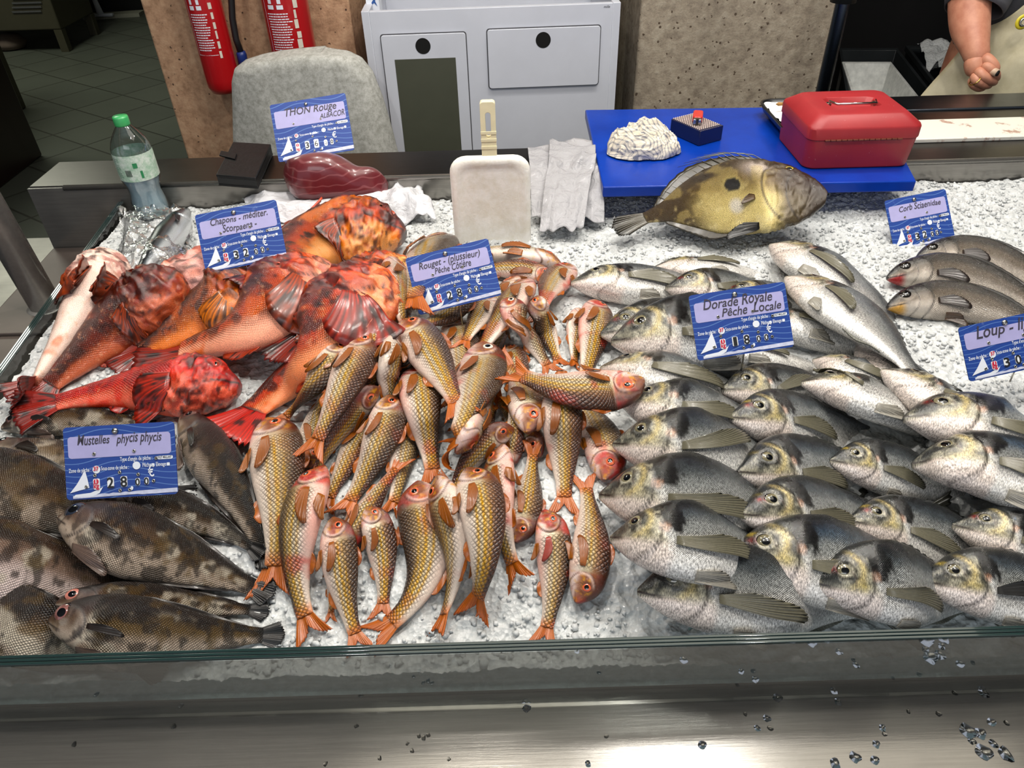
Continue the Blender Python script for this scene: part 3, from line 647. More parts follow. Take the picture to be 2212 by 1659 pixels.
    f = 1+amp*1.6*nz+(amp*1.6*nz2*(1-sst(.3, .45, P0[:, 0])*.7) if sp in ('scorp', 'dory') else amp*.6*nz2)
    mo = 0
    if sp in ('scorp', 'dory'):
        rg_ = 1-np.abs(2*fbm(P0*(16 if sp == 'scorp' else 20), seed+55, 3)-1)*2.4; hdm = 1-sst(.30, .42, P0[:, 0]); f = f+(.16 if sp == 'scorp' else .10)*rg_*hdm*sst(.02, .08, P0[:, 0])+.03*rg_
    P0[:, 2] *= f; P0[:, 1] *= 1+(f-1)*.45
    col, msk = D['col'](P0[:, 0], P0[:, 1]/max(hs, .3)*1.0 if sp == 'bream' else P0[:, 1], np.tile(np.cos(ph), NU), P0+seed, R, seed)
    # UV in centimetres: along, around
    ci_ = np.cumsum(np.concatenate([np.zeros((NU, 1)), np.sqrt(np.diff(Yl, axis=1)**2+np.diff(thick, axis=1)**2)], 1), 1)
    UV = np.stack([X*L*100, ci_*L*100], -1).reshape(-1, 2)
    I = np.arange(NU*NV).reshape(NU, NV); Fc = np.stack([I[:-1], I[1:], np.roll(I[1:], -1, 1), np.roll(I[:-1], -1, 1)], -1).reshape(-1, 4)
    # end caps
    V = warp(P0); V = np.concatenate([V, V[:NV].mean(0, keepdims=True), V[-NV:].mean(0, keepdims=True)])
    n = NU*NV; j = np.arange(NV); k = (j+1) % NV
    cap = np.concatenate([np.stack([np.full(NV, n), j, k, k], -1), np.stack([np.full(NV, n+1), n-NV+k, n-NV+j, n-NV+j], -1)])
    colA = np.concatenate([np.concatenate([col, msk[:, None]], 1), [[*col[0], 0]], [[*col[-1], 0]]])
    UV = np.concatenate([UV, UV[:1], UV[-1:]])
    if sg < 0: pass
    Vt = list(map(tuple, V)); me = newmesh(name+'_body', V, [tuple(r) for r in Fc]+[(n, int(b), int(a)) for a, b in zip(j, k)]+[(n+1, int(a), int(b)) for a, b in zip(n-NV+j, n-NV+k)], FM[D['mat']], True, colA, UV)
    fixn(me); link('body', me, root)
    def mk(nm, V, Fc, col, mat, lab=None, parent=root):
        uv = V[:, :2]*L*100
        me = newmesh(nm, warp(V), Fc, FM[mat], True, col, uv); fixn(me); o = link(nm, me, parent)
        if lab: o['label'] = lab
        return o
    def surf_t(x, y):
        d, v, w = prof(x); c = (d-v)*hs/2; h = (d+v)*hs/2; return w*np.sqrt(np.clip(1-((y-c)/h)**2, .02, 1))**.86
    # eyes
    for sd in ((1, -1) if eyes else ()):
        ex, ey, er = e[0], e[1]*min(hs, 1.05), e[2]; er = er*R.get('es', 1)
        rr_ = np.array([0, .25, .46, .50, .62, .86, .92, 1.0, 1.12]); hgt = np.array([.42, .40, .34, .325, .28, .13, .09, .02, -.25])
        th = np.linspace(0, 2*PI, 28, endpoint=False)
        t0 = surf_t(np.array([ex]), np.array([ey]))[0]
        bx = ex+er*rr_[:, None]*np.cos(th); by_ = ey+er*.92*rr_[:, None]*np.sin(th); tt = sd*(t0*1.01+er*.75*hgt[:, None]+0*th)
        tl = sd*(surf_t(bx, by_)); tt = .55*tt+.45*(tl+sd*er*.75*hgt[:, None])
        cc_ = np.empty((len(rr_), 28, 3)); ir = lin(R.get('iris', D['iris'])); pu = lin(D['pup'])
        for i, r in enumerate(rr_): cc_[i] = pu if r < .48 else (ir*1.15 if r < .6 else (ir*(.75+.4*vn(np.stack([th*2, th*0+seed, th*0], -1), 4))[:, None] if r < .9 else lin((40, 34, 30))))
        I2 = np.arange(len(rr_)*28).reshape(len(rr_), 28); F2 = np.stack([I2[:-1], I2[1:], np.roll(I2[1:], -1, 1), np.roll(I2[:-1], -1, 1)], -1).reshape(-1, 4)
        mk('eye', np.stack([bx, by_, tt], -1).reshape(-1, 3), F2 if sd > 0 else F2[:, ::-1], cc_.reshape(-1, 3), 'eye', 'round eye with black pupil')
    # tail fin
    lt_, fork, ang, c1, c2 = D['tail']; nr, nl = 45, 12; a = np.linspace(-1, 1, nr)
    pd, pv, _ = prof(np.array([.985])); ph_ = (pd+pv)[0]/2*hs; pc = (pd-pv)[0]/2*hs
    ll = lt_*(1-max(fork, 0)*(1-np.abs(a)**.9)-min(fork, 0)*0)*(1-(-min(fork, 0))*np.abs(a)**2)
    ll = ll*(1+.05*rng.uniform(-1, 1, nr)*(np.arange(nr) % 3 == 0)+.03*np.sin(a*40))
    A_ = np.radians(ang)*a*(1+.1*rng.uniform(-1, 1)); b = np.linspace(0, 1, nl)
    G = np.zeros((nr, nl, 3)); G[..., 0] = .975+b*(ll*np.cos(A_))[:, None]; G[..., 1] = pc+(a*ph_*.85)[:, None]+(b**1.05)*(ll*np.sin(A_)*1.0)[:, None]
    G[..., 2] = .010*np.sin(a*7+seed)[:, None]*b+.004*np.cos(a*nr*PI/3)[:, None]*b
    V_, F_ = sheet(G, None, .006); rays = (.74+.26*np.cos(a*nr*PI/2.2))[:, None]*np.ones(nl)
    cc_ = lin(R.get('tailc', c1))[None, None]*rays[..., None]; f2 = (b**2)[None, :, None]; cc_ = cc_*(1-f2*.7)+lin(R.get('tailc2', c2))[None, None]*f2*.7*rays[..., None]
    if sp == 'scorp': sp_ = vn(np.stack([np.repeat(a[:, None], nl, 1)*5, np.repeat(b[None], nr, 0)*5, np.zeros((nr, nl))+seed], -1).reshape(-1, 3), 3).reshape(nr, nl); cc_ = cc_*(1-.85*sst(.62, .72, sp_))[..., None]
    mk('tail_fin', V_, F_, np.tile(cc_.reshape(-1, 3), (2, 1)), 'fin')
    def edgefin(nm, u0, u1, hgt, c, sgn, spiny=False, raised=.45):
        nr = 41; a = np.linspace(0, 1, nr); b = np.linspace(0, 1, 6); x = u0+(u1-u0)*a; d, v, _ = prof(x)
        base = (d if sgn > 0 else -v)*hs*.93
        prf = np.sin(PI*np.clip(a*.93+.07, 0, 1))**.5*(1-.35*a)
        if spiny: prf = prf*(.62+.38*np.abs(np.cos(a*PI*11)))
        else: prf = prf*(.9+.1*np.abs(np.cos(a*PI*12)))
        h = hgt*prf*raised; G = np.zeros((nr, 6, 3)); G[..., 0] = x[:, None]+b*(h*1.1)[:, None]; G[..., 1] = base[:, None]+sgn*b*h[:, None]
        G[..., 2] = .006*np.sin(a*9+seed)[:, None]*b
        V_, F_ = sheet(G, None, .006); ry = (.75+.25*np.cos(a*PI*(22 if spiny else 30)))[:, None]*np.ones(6)
        cc_ = lin(c)[None, None]*ry[..., None]
        if sp == 'scorp': s_ = vn(np.stack([np.repeat(a[:, None], 6, 1)*14, np.repeat(b[None], nr, 0)*2.5, np.zeros((nr, 6))+seed], -1).reshape(-1, 3), 3).reshape(nr, 6); cc_ = cc_*(1-.9*sst(.64, .72, s_))[..., None]
        mk(nm, V_, F_, np.tile(cc_.reshape(-1, 3), (2, 1)), 'fin')
    if 'dor' in parts: edgefin('dorsal_fin', D['dor'][0], D['dor'][1], D['dor'][2], R.get('finc', D['dor'][3]), 1, sp in ('scorp', 'bream'), R.get('dorup', .5))
    if 'anal' in parts: edgefin('anal_fin', *D['anal'][:3], D['anal'][3] if 'finc' not in R else R['finc'], -1, False, R.get('anup', .6))
    def fan(nm, x0, y0, t0, t1, length, width, angdeg, spread, c, sd=1, fl=0.0, tip=.5):
        nr, nl = 25, 9; a = np.linspace(-1, 1, nr); b = np.linspace(0, 1, nl); A_ = np.radians(angdeg+spread*a)
        ll = length*(1-tip*(a*.5+.5)**1.4)*(1-.12*np.abs(a)**3)
        G = np.zeros((nr, nl, 3)); G[..., 0] = x0+b*(ll*np.cos(A_))[:, None]; G[..., 1] = y0+(a*width/2)[:, None]*-1*-1+b*(ll*np.sin(A_))[:, None]
        tt = np.linspace(t0, t1, nl); st = surf_t(np.clip(G[..., 0], 0, 1), G[..., 1]*.98)*sd
        yok = np.abs(G[..., 1]) < .5
        G[..., 2] = sd*np.maximum(sd*st+.008, sd*(st+0))+sd*(b*fl)+.004*np.cos(a*nr*PI/2.5)[:, None]*b
        V_, F_ = sheet(G, None, .005); ry = (.66+.34*np.cos(a*nr*PI/2.5))[:, None]*np.ones(nl); cc_ = lin(c)[None, None]*ry[..., None]*(1.12-.3*b)[None, :, None]
        if sp == 'scorp': s_ = vn(np.stack([np.repeat(a[:, None], nl, 1)*7, np.repeat(b[None], nr, 0)*5, np.zeros((nr, nl))+seed], -1).reshape(-1, 3), 3).reshape(nr, nl); cc_ = cc_*(1-.8*sst(.6, .7, s_))[..., None]
        mk(nm, V_, F_, np.tile(cc_.reshape(-1, 3), (2, 1)), 'fin')
    if 'pec' in parts and D['pec']:
        x0, y0, ln, an, c, wd_ = D['pec']
        spd = {'scorp': 30, 'mullet': 9, 'bream': 9, 'fork': 6}.get(sp, 8)
        for sd in ((1, -1) if abs(roll) > 35 else (1,)): fan('pectoral_fin', x0, y0*hs, 0, 0, ln, wd_*.9, an+R.get('pecang', 0), spd, R.get('pecc', c), sd, R.get('pecfl', .02), {'scorp': .25}.get(sp, .55))
    if 'pel' in parts and D['pel']:
        x0, ln, c = D['pel']; d, v, _ = prof(np.array([x0]))
        for sd in ((1, -1) if roll < -35 else (1,)): fan('pelvic_fin', x0, -v[0]*hs*.93, 0, 0, ln, .03, -10, 8, R.get('pelc', (188, 126, 70) if sp == 'mullet' else c), sd, .012, .5)
    if sp == 'dory':                        # long dorsal rays and dark fringe
        for k_ in range(15):
            x0 = .26+.042*k_; d_0, v_0, _ = prof(np.array([x0])); ln = (.26-.010*k_)*(1 if k_ < 8 else .7); r_ = .0048
            P_ = [(x0, d_0[0]*.92, 0), (x0+ln*.35, d_0[0]*.98+ln*.30, .004), (x0+ln*.95, d_0[0]*.9+ln*.50-.02*k_*.3, .010)]; V_ = []
            for q_, (a_, b_, c_) in enumerate(P_):
                rr2 = r_*(1-.42*q_)
                V_ += [(a_, b_+rr2, c_), (a_, b_-rr2, c_+rr2), (a_, b_-rr2, c_-rr2)]
            F_ = [(i_*3+j_, i_*3+(j_+1) % 3, (i_+1)*3+(j_+1) % 3, (i_+1)*3+j_) for i_ in range(2) for j_ in range(3)]+[(6, 7, 8), (2, 1, 0)]
            mk('dorsal_ray', np.array(V_), F_, np.tile(lin((92, 84, 66) if k_ > 5 else (150, 150, 140)), (9, 1)), 'fin')
    if sp == 'scorp':                       # head spines
        V_ = []; F_ = []; 
        for (x0, y0, ln, up_) in ((.13, .125, .030, .5), (.19, .135, .035, .45), (.24, .125, .035, .3), (.235, .03, .045, .1), (.245, -.01, .045, -.05), (.23, -.05, .04, -.2), (.27, .07, .04, .15), (.08, .075, .022, .6)):
            for sd in (1, -1):
                y1 = y0*hs; t0 = surf_t(np.array([x0]), np.array([y1]))[0]*.96*sd; b0 = len(V_); r0 = .011
                for q in range(6): V_.append((x0+r0*math.cos(q*PI/3), y1+r0*math.sin(q*PI/3), t0))
                V_.append((x0+ln, y1+ln*up_, t0+sd*.016)); F_ += [(b0+q, b0+(q+1) % 6, b0+6) for q in range(6)]
        mk('head_spines', np.array(V_), [tuple(f_) for f_ in F_], np.tile(lin(R['side'])*.8, (len(V_), 1)), 'fin')
    FISH_LOG.append((name, L, float(z.max()-ZI)))
    return root
def fixn(me):
    import bmesh
    bm = bmesh.new(); bm.from_mesh(me); bmesh.ops.recalc_face_normals(bm, faces=bm.faces); bm.to_mesh(me); bm.free()
# ================================================================ the catch, laid bottom first
G1 = 'red mullets heaped in the middle of the ice'; G2 = 'gilthead breams shingled on the right'; G3 = 'scorpionfish in the left pile'; G4 = 'greater forkbeards at the front left'; G5 = 'brown meagres under the right price card'
_k = [0]
def mul(pts, dn, label, **k):
    _k[0] += 1; k.setdefault('seed', _k[0]*13); k['hs'] = k.get('hs', 1)*1.32; return fish('mullet', pts, dn, label, 'red_mullet', G1, **k)
def bre(pts, dn, label, **k):
    _k[0] += 1; k.setdefault('seed', _k[0]*17); k.setdefault('roll', 12); q = k.pop('ext', 1.46); (sx_, sy_), (mx_, my_), (tx_, ty_) = pts; pts = [(sx_, sy_), (mx_, sy_+.30*(ty_-sy_) if dn == 'U' else my_+16), (tx_, ty_)]; pts = [pts[0]]+[(pts[0][0]+q*(p[0]-pts[0][0]), pts[0][1]+q*(p[1]-pts[0][1])) for p in pts[1:]]; k['gold'] = k['gold']*.5 if 'gold' in k else .2; k['hs'] = k.get('hs', 1)*.86; k.setdefault('sink', .9); k.setdefault('zmax', .058); return fish('bream', pts, dn, label, 'gilthead_bream', G2, **k)
def sco(pts, dn, label, **k):
    _k[0] += 1; k.setdefault('seed', _k[0]*19); k.setdefault('res', 1.25); k['hs'] = k.get('hs', 1)*1.2; return fish('scorp', pts, dn, label, 'scorpionfish', G3, **k)
def frk(pts, dn, label, **k):
    _k[0] += 1; k.setdefault('seed', _k[0]*23); k.setdefault('res', 1.2); return fish('fork', pts, dn, label, 'forkbeard', G4, **k)
# --- forkbeards
frk([(4, 925), (150, 905), (345, 925)], 'U', 'narrow brown forkbeard half hidden just below the bright red scorpionfish', roll=10, tol=.02)
frk([(-30, 975), (150, 1010), (430, 1075)], 'U', 'pale-bellied forkbeard with reddish gill reaching behind the lower left price card', roll=-25, hs=1.1, belly=(220, 212, 202), side=(142, 126, 104))
frk([(-150, 1020), (80, 1075), (390, 1190)], 'U', 'scaly forkbeard above the big wide-eyed one at the left edge', hs=1.25, roll=-5)
frk([(395, 900), (490, 1040), (585, 1235)], 'UR', 'dark forkbeard pointing up beside the scorpionfish tail fan', hs=.95, side=(84, 66, 46), back=(38, 28, 20))
frk([(215, 1075), (400, 1110), (575, 1205)], 'U', 'dark brown forkbeard lying under the lower left price card', roll=10, hs=1.0, side=(90, 72, 52), back=(44, 34, 24), tol=.02)
frk([(-190, 1180), (60, 1225), (360, 1315)], 'U', 'pinkish grey large-bellied forkbeard coming in from the left edge', hs=1.5, roll=-12, belly=(222, 208, 204), side=(150, 128, 114), back=(84, 62, 44))
frk([(131, 1118), (340, 1190), (600, 1290)], 'U', 'largest forkbeard with big dark eye and pale fat belly, below the price card', hs=1.38, roll=-8, iris=(60, 66, 80), es=1.5)
frk([(-130, 1290), (60, 1360), (370, 1455)], 'U', 'brown forkbeard in the front left corner with its tail seen through the glass', hs=1.3, roll=8, zmax=-.004, side=(120, 98, 68))
frk([(122, 1305), (330, 1305), (590, 1322)], 'U', 'slim forkbeard with pink-ringed eye second from the front glass', zmax=.016, hs=.98, iris=(196, 140, 130))
frk([(102, 1352), (330, 1378), (622, 1384)], 'U', 'mottled forkbeard nearest the front glass with black-tipped tail', hs=1.3, roll=8, zmax=.012, iris=(150, 112, 108), es=1.4, side=(120, 100, 66))
# --- scorpionfish
sco([(330, 640), (480, 590), (672, 455)], 'U', 'pale pink scorpionfish belly-up under the left price card, pink tail above it', roll=-55, hs=1.0, belly=(244, 196, 186), side=(228, 140, 120), back=(200, 100, 80), mott=.25, hot=(226, 140, 110), tailc=(232, 132, 110), tailc2=(232, 120, 100))
sco([(240, 565), (160, 705), (22, 900)], 'L', 'pale-bellied scorpionfish lying belly-up against the left glass', roll=-62, hs=.9, belly=(250, 226, 214), side=(232, 138, 100), back=(176, 60, 34), mott=.5, hot=(230, 130, 90), parts=('pec', 'pel'), zoff=0)
sco([(385, 590), (220, 735), (35, 885)], 'UL', 'dark brown-red scorpionfish with black eye second from the left glass', roll=22, side=(122, 50, 26), back=(84, 34, 20), belly=(200, 120, 90), hot=(130, 52, 26), hs=1.05, tol=.012)
sco([(560, 600), (420, 690), (230, 800)], 'UL', 'mottled brown scorpionfish with spread yellow-orange pectoral fan, centre of the pile', roll=10, side=(176, 100, 50), back=(84, 50, 26), belly=(236, 150, 90), hot=(206, 110, 40), hs=1.35, pecc=(222, 140, 66), pecang=-25, tol=.014)
sco([(682, 575), (560, 690), (285, 760)], 'UL', 'orange scorpionfish with pink scaly belly and curved tail above the bright red one', roll=5, side=(206, 96, 50), back=(100, 46, 24), hs=1.15, hot=(230, 120, 50), belly=(248, 186, 160), tol=.012)
sco([(518, 838), (330, 838), (18, 898)], 'U', 'bright red scorpionfish with glossy head at the bottom of the pile', roll=4, side=(206, 40, 26), back=(190, 44, 34), dark=(120, 20, 18), belly=(232, 130, 110), hot=(222, 56, 26), mott=.45, hs=.95, finc=(190, 62, 48), pecc=(196, 66, 44), tailc=(180, 62, 52), tol=.012)
sco([(872, 510), (730, 510), (560, 640)], 'UL', 'heavily speckled orange scorpionfish topmost at the right of the pile', roll=8, side=(206, 96, 52), back=(104, 42, 26), hs=1.12, mott=1.0, hot=(236, 140, 50), belly=(236, 176, 120), tol=.014)
sco([(866, 575), (760, 640), (600, 790)], 'UL', 'tan-throated scorpionfish wedged between the speckled and the biggest one', roll=-10, side=(214, 110, 60), back=(106, 54, 28), belly=(240, 186, 120), hs=1.1, tol=.02)
sco([(806, 590), (680, 765), (462, 945)], 'UL', 'biggest scorpionfish with red striped pectoral fan and spotted tail spread on the ice', roll=-8, side=(216, 90, 48), back=(120, 46, 26), belly=(246, 170, 130), hs=1.12, hot=(226, 110, 46), tailc=(204, 50, 36), tailc2=(214, 70, 50), pecc=(190, 72, 52), pecang=-10, tol=.012)
# --- mullets, lowest layer
mul([(672, 1010), (690, 900), (740, 780)], 'R', 'mullet lying head-down beneath the biggest scorpionfish, only its scaly flank showing', hs=1.1)
mul([(742, 735), (665, 845), (585, 935)], 'DR', 'yellow-striped mullet tucked along the lower edge of the biggest scorpionfish', hs=.9)
mul([(776, 672), (752, 760), (715, 860)], 'R', 'mullet whose red-ringed eye peeks out behind the scorpionfish belly', hs=.9)
mul([(852, 560), (858, 640), (884, 745)], 'R', 'white-bellied mullet left of the middle price card', roll=-50)
mul([(945, 518), (905, 600), (880, 700)], 'R', 'mullet whose brown head sticks out above the middle price card', roll=15)
mul([(1212, 572), (1130, 552), (985, 562)], 'U', 'pinkish mullet lying crosswise at the back of the heap, belly forward', roll=-30, hs=.85)
mul([(1196, 606), (1110, 583), (985, 600)], 'U', 'crosswise mullet just below the rearmost one, partly behind the price card', roll=20, hs=.85)
mul([(1118, 598), (1080, 650), (1010, 740)], 'UL', 'small mullet with orange gill just right of the middle price card', roll=-30)
mul([(1010, 1000), (1040, 940), (1075, 860)], 'R', 'deep-lying mullet glimpsed between two crossing mullets', hs=.9)
mul([(1170, 985), (1125, 925), (1060, 840)], 'UR', 'dark brown mullet under the head-down silvery one', roll=45)
mul([(905, 715), (880, 800), (845, 925)], 'R', 'olive-backed mullet seen from above beside the belly-up one', roll=50, tone=.1)
mul([(868, 905), (865, 1000), (840, 1130)], 'R', 'pale mullet between two striped ones in the middle of the heap', roll=-35)
mul([(800, 905), (760, 980), (690, 1120)], 'R', 'mullet partly covered, olive flank visible between two fish backs', hs=.95)
mul([(735, 1200), (800, 1090), (880, 980)], 'R', 'mullet lying upside down with orange tail pointing up to the right', hs=.85)
mul([(1255, 668), (1243, 715), (1245, 805)], 'R', 'pale mullet with dark spot, tail down beside the reddened one', roll=-40)
mul([(1098, 745), (1120, 800), (1160, 880)], 'UR', 'striped mullet mostly hidden under the crosswise long one', roll=0)
mul([(1025, 785), (1000, 860), (985, 935)], 'R', 'dim mullet deep in the gap at the centre of the heap', roll=20, tone=.9)
mul([(1090, 1010), (1110, 930), (1100, 870)], 'R', 'short view of a mullet flank behind the two big central ones', roll=0, tone=.9)
mul([(1085, 680), (1072, 735), (1050, 800)], 'L', 'red-brown mullet in shadow below the middle price card', roll=40, tone=1)
# --- middle layer
mul([(1110, 925), (1050, 960), (965, 1100)], 'UL', 'rosy-backed mullet seen from above, curving down left of the white-throated one', roll=55, tone=.7)
mul([(802, 700), (808, 780), (785, 900)], 'R', 'yellow-lined mullet with brown head beside the scorpionfish belly', hs=1.0)
mul([(860, 722), (838, 800), (856, 925)], 'R', 'slender mullet showing its white belly and pink throat', roll=-65, hs=.9)
mul([(975, 690), (995, 770), (975, 900)], 'R', 'grey-brown mullet whose ringed eye shows right of the striped diagonal one', tone=.3)
mul([(1065, 640), (1040, 680), (990, 760)], 'L', 'golden mullet hanging tail-down under the price card pin', roll=0, yel=1.1)
mul([(1142, 606), (1085, 690), (1012, 795)], 'L', 'slim mullet with white belly and orange tail, right of the card pin', roll=-25)
mul([(1000, 620), (985, 660), (880, 700)], 'D', 'mullet under the price card with its broad orange tail showing', roll=0)
mul([(1238, 575), (1195, 618), (1160, 710)], 'UL', 'mullet with pink snout at the back right of the heap', roll=-5, red=.9)
mul([(1160, 640), (1178, 705), (1215, 800)], 'L', 'long striped mullet running down beside the beady-eyed one', roll=-10, yel=1.1)
mul([(1288, 650), (1278, 740), (1255, 850)], 'R', 'blood-reddened mullet touching the bream pile', roll=-20, red=1.1)
mul([(1090, 645), (1130, 710), (1200, 815)], 'UR', 'silvery mullet with staring white-ringed eye beside the price card', iris=(226, 222, 210), yel=.2, tone=.3)
mul([(580, 905), (600, 1080), (580, 1312)], 'R', 'large mullet closest to the forkbeards, orange tail on the ice', hs=.98)
mul([(820, 838), (735, 925), (665, 1065)], 'UL', 'brown-backed mullet seen from directly above with folded back fin', roll=80, tone=.8)
mul([(788, 722), (735, 850), (655, 1005)], 'R', 'big striped mullet with red eye lying below the biggest scorpionfish', hs=1.0)
mul([(1180, 980), (1150, 1060), (1150, 1000)], 'R', 'unused', roll=0) if 0 else None
mul([(1115, 1172), (1142, 1060), (1152, 940)], 'R', 'dark mullet standing on its head at the front of the heap', tone=.3, hs=.95)
mul([(1085, 962), (1080, 1090), (1130, 1275)], 'L', 'mullet with white throat and flared orange tail swinging right', roll=-40, red=1)
mul([(842, 855), (815, 965), (722, 1128)], 'R', 'glossy mullet with olive scales and brown forked tail, left of centre', yel=.8, tone=.2)
mul([(1142, 935), (1130, 850), (1060, 755)], 'UR', 'head-down mullet with pink cheek in the centre of the heap', roll=-5)
mul([(985, 980), (1035, 905), (1085, 830)], 'L', 'belly-up white mullet with pink chin lying diagonally', roll=-85, hs=.85, tone=.9)
mul([(895, 795), (915, 910), (945, 1065)], 'R', 'plump mullet with orange tail in the exact middle of the heap', yel=1.0, tone=.3, eyes=True, roll=-8)
mul([(1045, 740), (1020, 860), (955, 1000)], 'R', 'silver-sided mullet with white eye, olive tail lower left', iris=(226, 222, 210), yel=.7, tone=.1)
mul([(870, 692), (940, 790), (1005, 912)], 'UR', 'topmost diagonal mullet with yellow lines just under the price card', yel=1.1, tone=.2)
mul([(1308, 1038), (1290, 930), (1215, 830)], 'UR', 'mullet pointing its orange head down toward the breams', roll=0, red=.8)
mul([(1202, 833), (1215, 960), (1218, 1128)], 'R', 'long upright mullet with white eye beside the gap of bare ice', iris=(226, 222, 210), yel=.8)
# --- front row
mul([(725, 1185), (720, 1260), (712, 1352)], 'R', 'reddish mullet mostly hidden behind the front row', roll=10, tone=1, hs=.9)
mul([(698, 1008), (645, 1160), (685, 1400)], 'L', 'big pink-throated mullet second from the left in the front row', roll=-18, red=1.0, hs=.95)
mul([(722, 1118), (735, 1240), (785, 1420)], 'R', 'pale front-row mullet with orange side fin, third from the left', roll=0, red=.3)
mul([(795, 1095), (825, 1200), (820, 1350)], 'R', 'short front-row mullet with dark head and bright yellow lines', hs=1.05, yel=1.1)
mul([(900, 1042), (915, 1250), (775, 1392)], 'L', 'plump front-row mullet curving its olive tail to the left', roll=-4, yel=1.1, tone=.1, hs=1.08)
mul([(942, 1032), (985, 1180), (925, 1392)], 'L', 'slender white-bellied front-row mullet with hollow gill', roll=-48, hs=.92)
mul([(1032, 1180), (1035, 1270), (1045, 1340)], 'R', 'small-tailed mullet peeking from behind the yellow-striped one', roll=-30, hs=.8)
mul([(1012, 1012), (1045, 1150), (1010, 1355)], 'R', 'front-row mullet with strong yellow stripes and triple-tipped tail', yel=1.15, tone=.5)
mul([(1178, 1102), (1195, 1240), (1165, 1410)], 'R', 'lone mullet near the glass with reddened side fin', yel=.5, pecc=(190, 76, 50), red=.9)
mul([(1248, 1303), (1275, 1150), (1255, 1012)], 'R', 'lone upside-down mullet with its tail up, nearest the breams', yel=.7, red=.3, tone=.6)
# --- breams
bre([(1411, 580), (1530, 552), (1720, 605)], 'U', 'rearmost bream with yellow cheek patch, pale flank turned up', roll=-28, gold=1.2, hs=1, ext=1.15)
bre([(1233, 612), (1370, 585), (1560, 640)], 'U', 'leftmost rear bream facing the mullet heap', roll=-5, hs=.82)
bre([(1437, 622), (1530, 600), (1700, 650)], 'U', 'bream with bloodshot eye peeking between two rear breams', hs=.9, blood=1)
bre([(1552, 640), (1640, 615), (1790, 660)], 'U', 'bream whose pinkish snout shows over the top edge of the bream price card', hs=.8, roll=0)
bre([(1297, 722), (1400, 650), (1590, 700)], 'U', 'bream mostly behind the one left of the price card, bloody eye', hs=1.0, blood=1, gold=1)
bre([(1600, 690), (1740, 705), (1905, 815)], 'UR', 'bream passing behind the right edge of the bream price card', roll=-18, hs=.9)
bre([(1474, 752), (1560, 770), (1780, 800)], 'U', 'bream hidden under the price card with its white belly below it', roll=-30, hs=.9)
bre([(1320, 738), (1430, 680), (1660, 720)], 'U', 'large-headed bream directly left of the bream price card', roll=14, hs=1.06)
bre([(1298, 795), (1430, 785), (1640, 880)], 'U', 'bream under the head of the crosswise mullet', roll=-8, hs=.85, blood=.6)
bre([(1853, 748), (1960, 830), (2190, 1010)], 'UR', 'bream under the long diagonal pair, pale throat visible', roll=-20, blue=1)
bre([(1756, 778), (1850, 800), (1970, 905)], 'UR', 'small-looking bream with red-tinged eye between two rows', roll=-12, hs=.95, blood=.5)
bre([(1556, 842), (1680, 785), (1860, 880)], 'U', 'bream just below the price card with raised side fin', roll=12, pecang=30)
bre([(1343, 872), (1480, 835), (1680, 950)], 'U', 'bream with grey face, third up in the left bream row', roll=2)
bre([(1324, 960), (1480, 905), (1700, 1010)], 'U', 'bream with spread rayed side fin, left row', roll=12, pecang=22)
bre([(1573, 902), (1700, 845), (1900, 960)], 'U', 'bream with blood-red eye corner, second row upper', roll=14, blood=1, gold=1.1)
bre([(1730, 828), (1860, 850), (2010, 990)], 'UR', 'pale bream with twisted side fin pointing forward', roll=-15, pecang=160, hs=.95)
bre([(1905, 800), (2010, 850), (2230, 1010)], 'UR', 'pale-chinned bream beneath the overhanging tail fin', roll=-20, blue=.8)
bre([(1664, 530), (1770, 570), (1985, 790)], 'UR', 'rear bream of the long diagonal pair lying on the others', roll=-18, hs=1.25, ext=1.02, zoff=.01)
bre([(1698, 600), (1830, 665), (2018, 855)], 'UR', 'front bream of the long diagonal pair with tail spread over the next fish', roll=-20, hs=1.3, ext=1.02, sink=.0, zoff=.03)
bre([(1951, 905), (2090, 915), (2330, 1120)], 'UR', 'bream with open pink mouth and bloody eye near the right edge', roll=0, blue=.9, blood=1)
bre([(1592, 1020), (1740, 945), (1920, 1040)], 'U', 'steep-browed bream in the middle of the second row', roll=18, hs=1.05)
bre([(1295, 1070), (1450, 1000), (1720, 1120)], 'U', 'long bream with heavy black shoulder blotch, left row middle', roll=12, hs=1.02, blood=.5)
bre([(1792, 995), (1910, 965), (2080, 1080)], 'U', 'yellow-browed bream in the third row', roll=14, gold=1.2, hs=1.05)
bre([(1969, 1005), (2100, 1000), (2330, 1180)], 'UR', 'bluish bream with tight mouth, third row right', roll=2, blue=1)
bre([(1596, 1112), (1740, 1045), (1940, 1130)], 'U', 'bream with red eye corner lying above the largest front bream', roll=14, blood=1)
bre([(1319, 1163), (1470, 1120), (1690, 1215)], 'U', 'bream with pink lower jaw, lowest but one in the left row', roll=6, muz=.9)
bre([(1386, 1330), (1560, 1270), (1850, 1360)], 'U', 'bream lying alone along the front glass, lowest at the left', roll=20, hs=1.02, zmax=.016)
bre([(1829, 1125), (1970, 1090), (2190, 1230)], 'U', 'round-faced bream with yellow brow, fourth row centre', roll=10, gold=1.1, hs=1.05)
bre([(1570, 1202), (1740, 1135), (2020, 1270)], 'U', 'largest dark-backed bream with gold cheek near the front', roll=12, gold=1.2, blood=.8, blue=.7, hs=1.04, zmax=.030)
bre([(2056, 1135), (2170, 1095), (2400, 1240)], 'U', 'blue-faced bream with bloody eye at the right edge', roll=10, blue=1.2, blood=1)
bre([(1779, 1330), (1920, 1265), (2150, 1370)], 'U', 'bream with bright yellow brow pressed to the front glass', roll=24, gold=1.4, hs=1.08, zmax=.034)
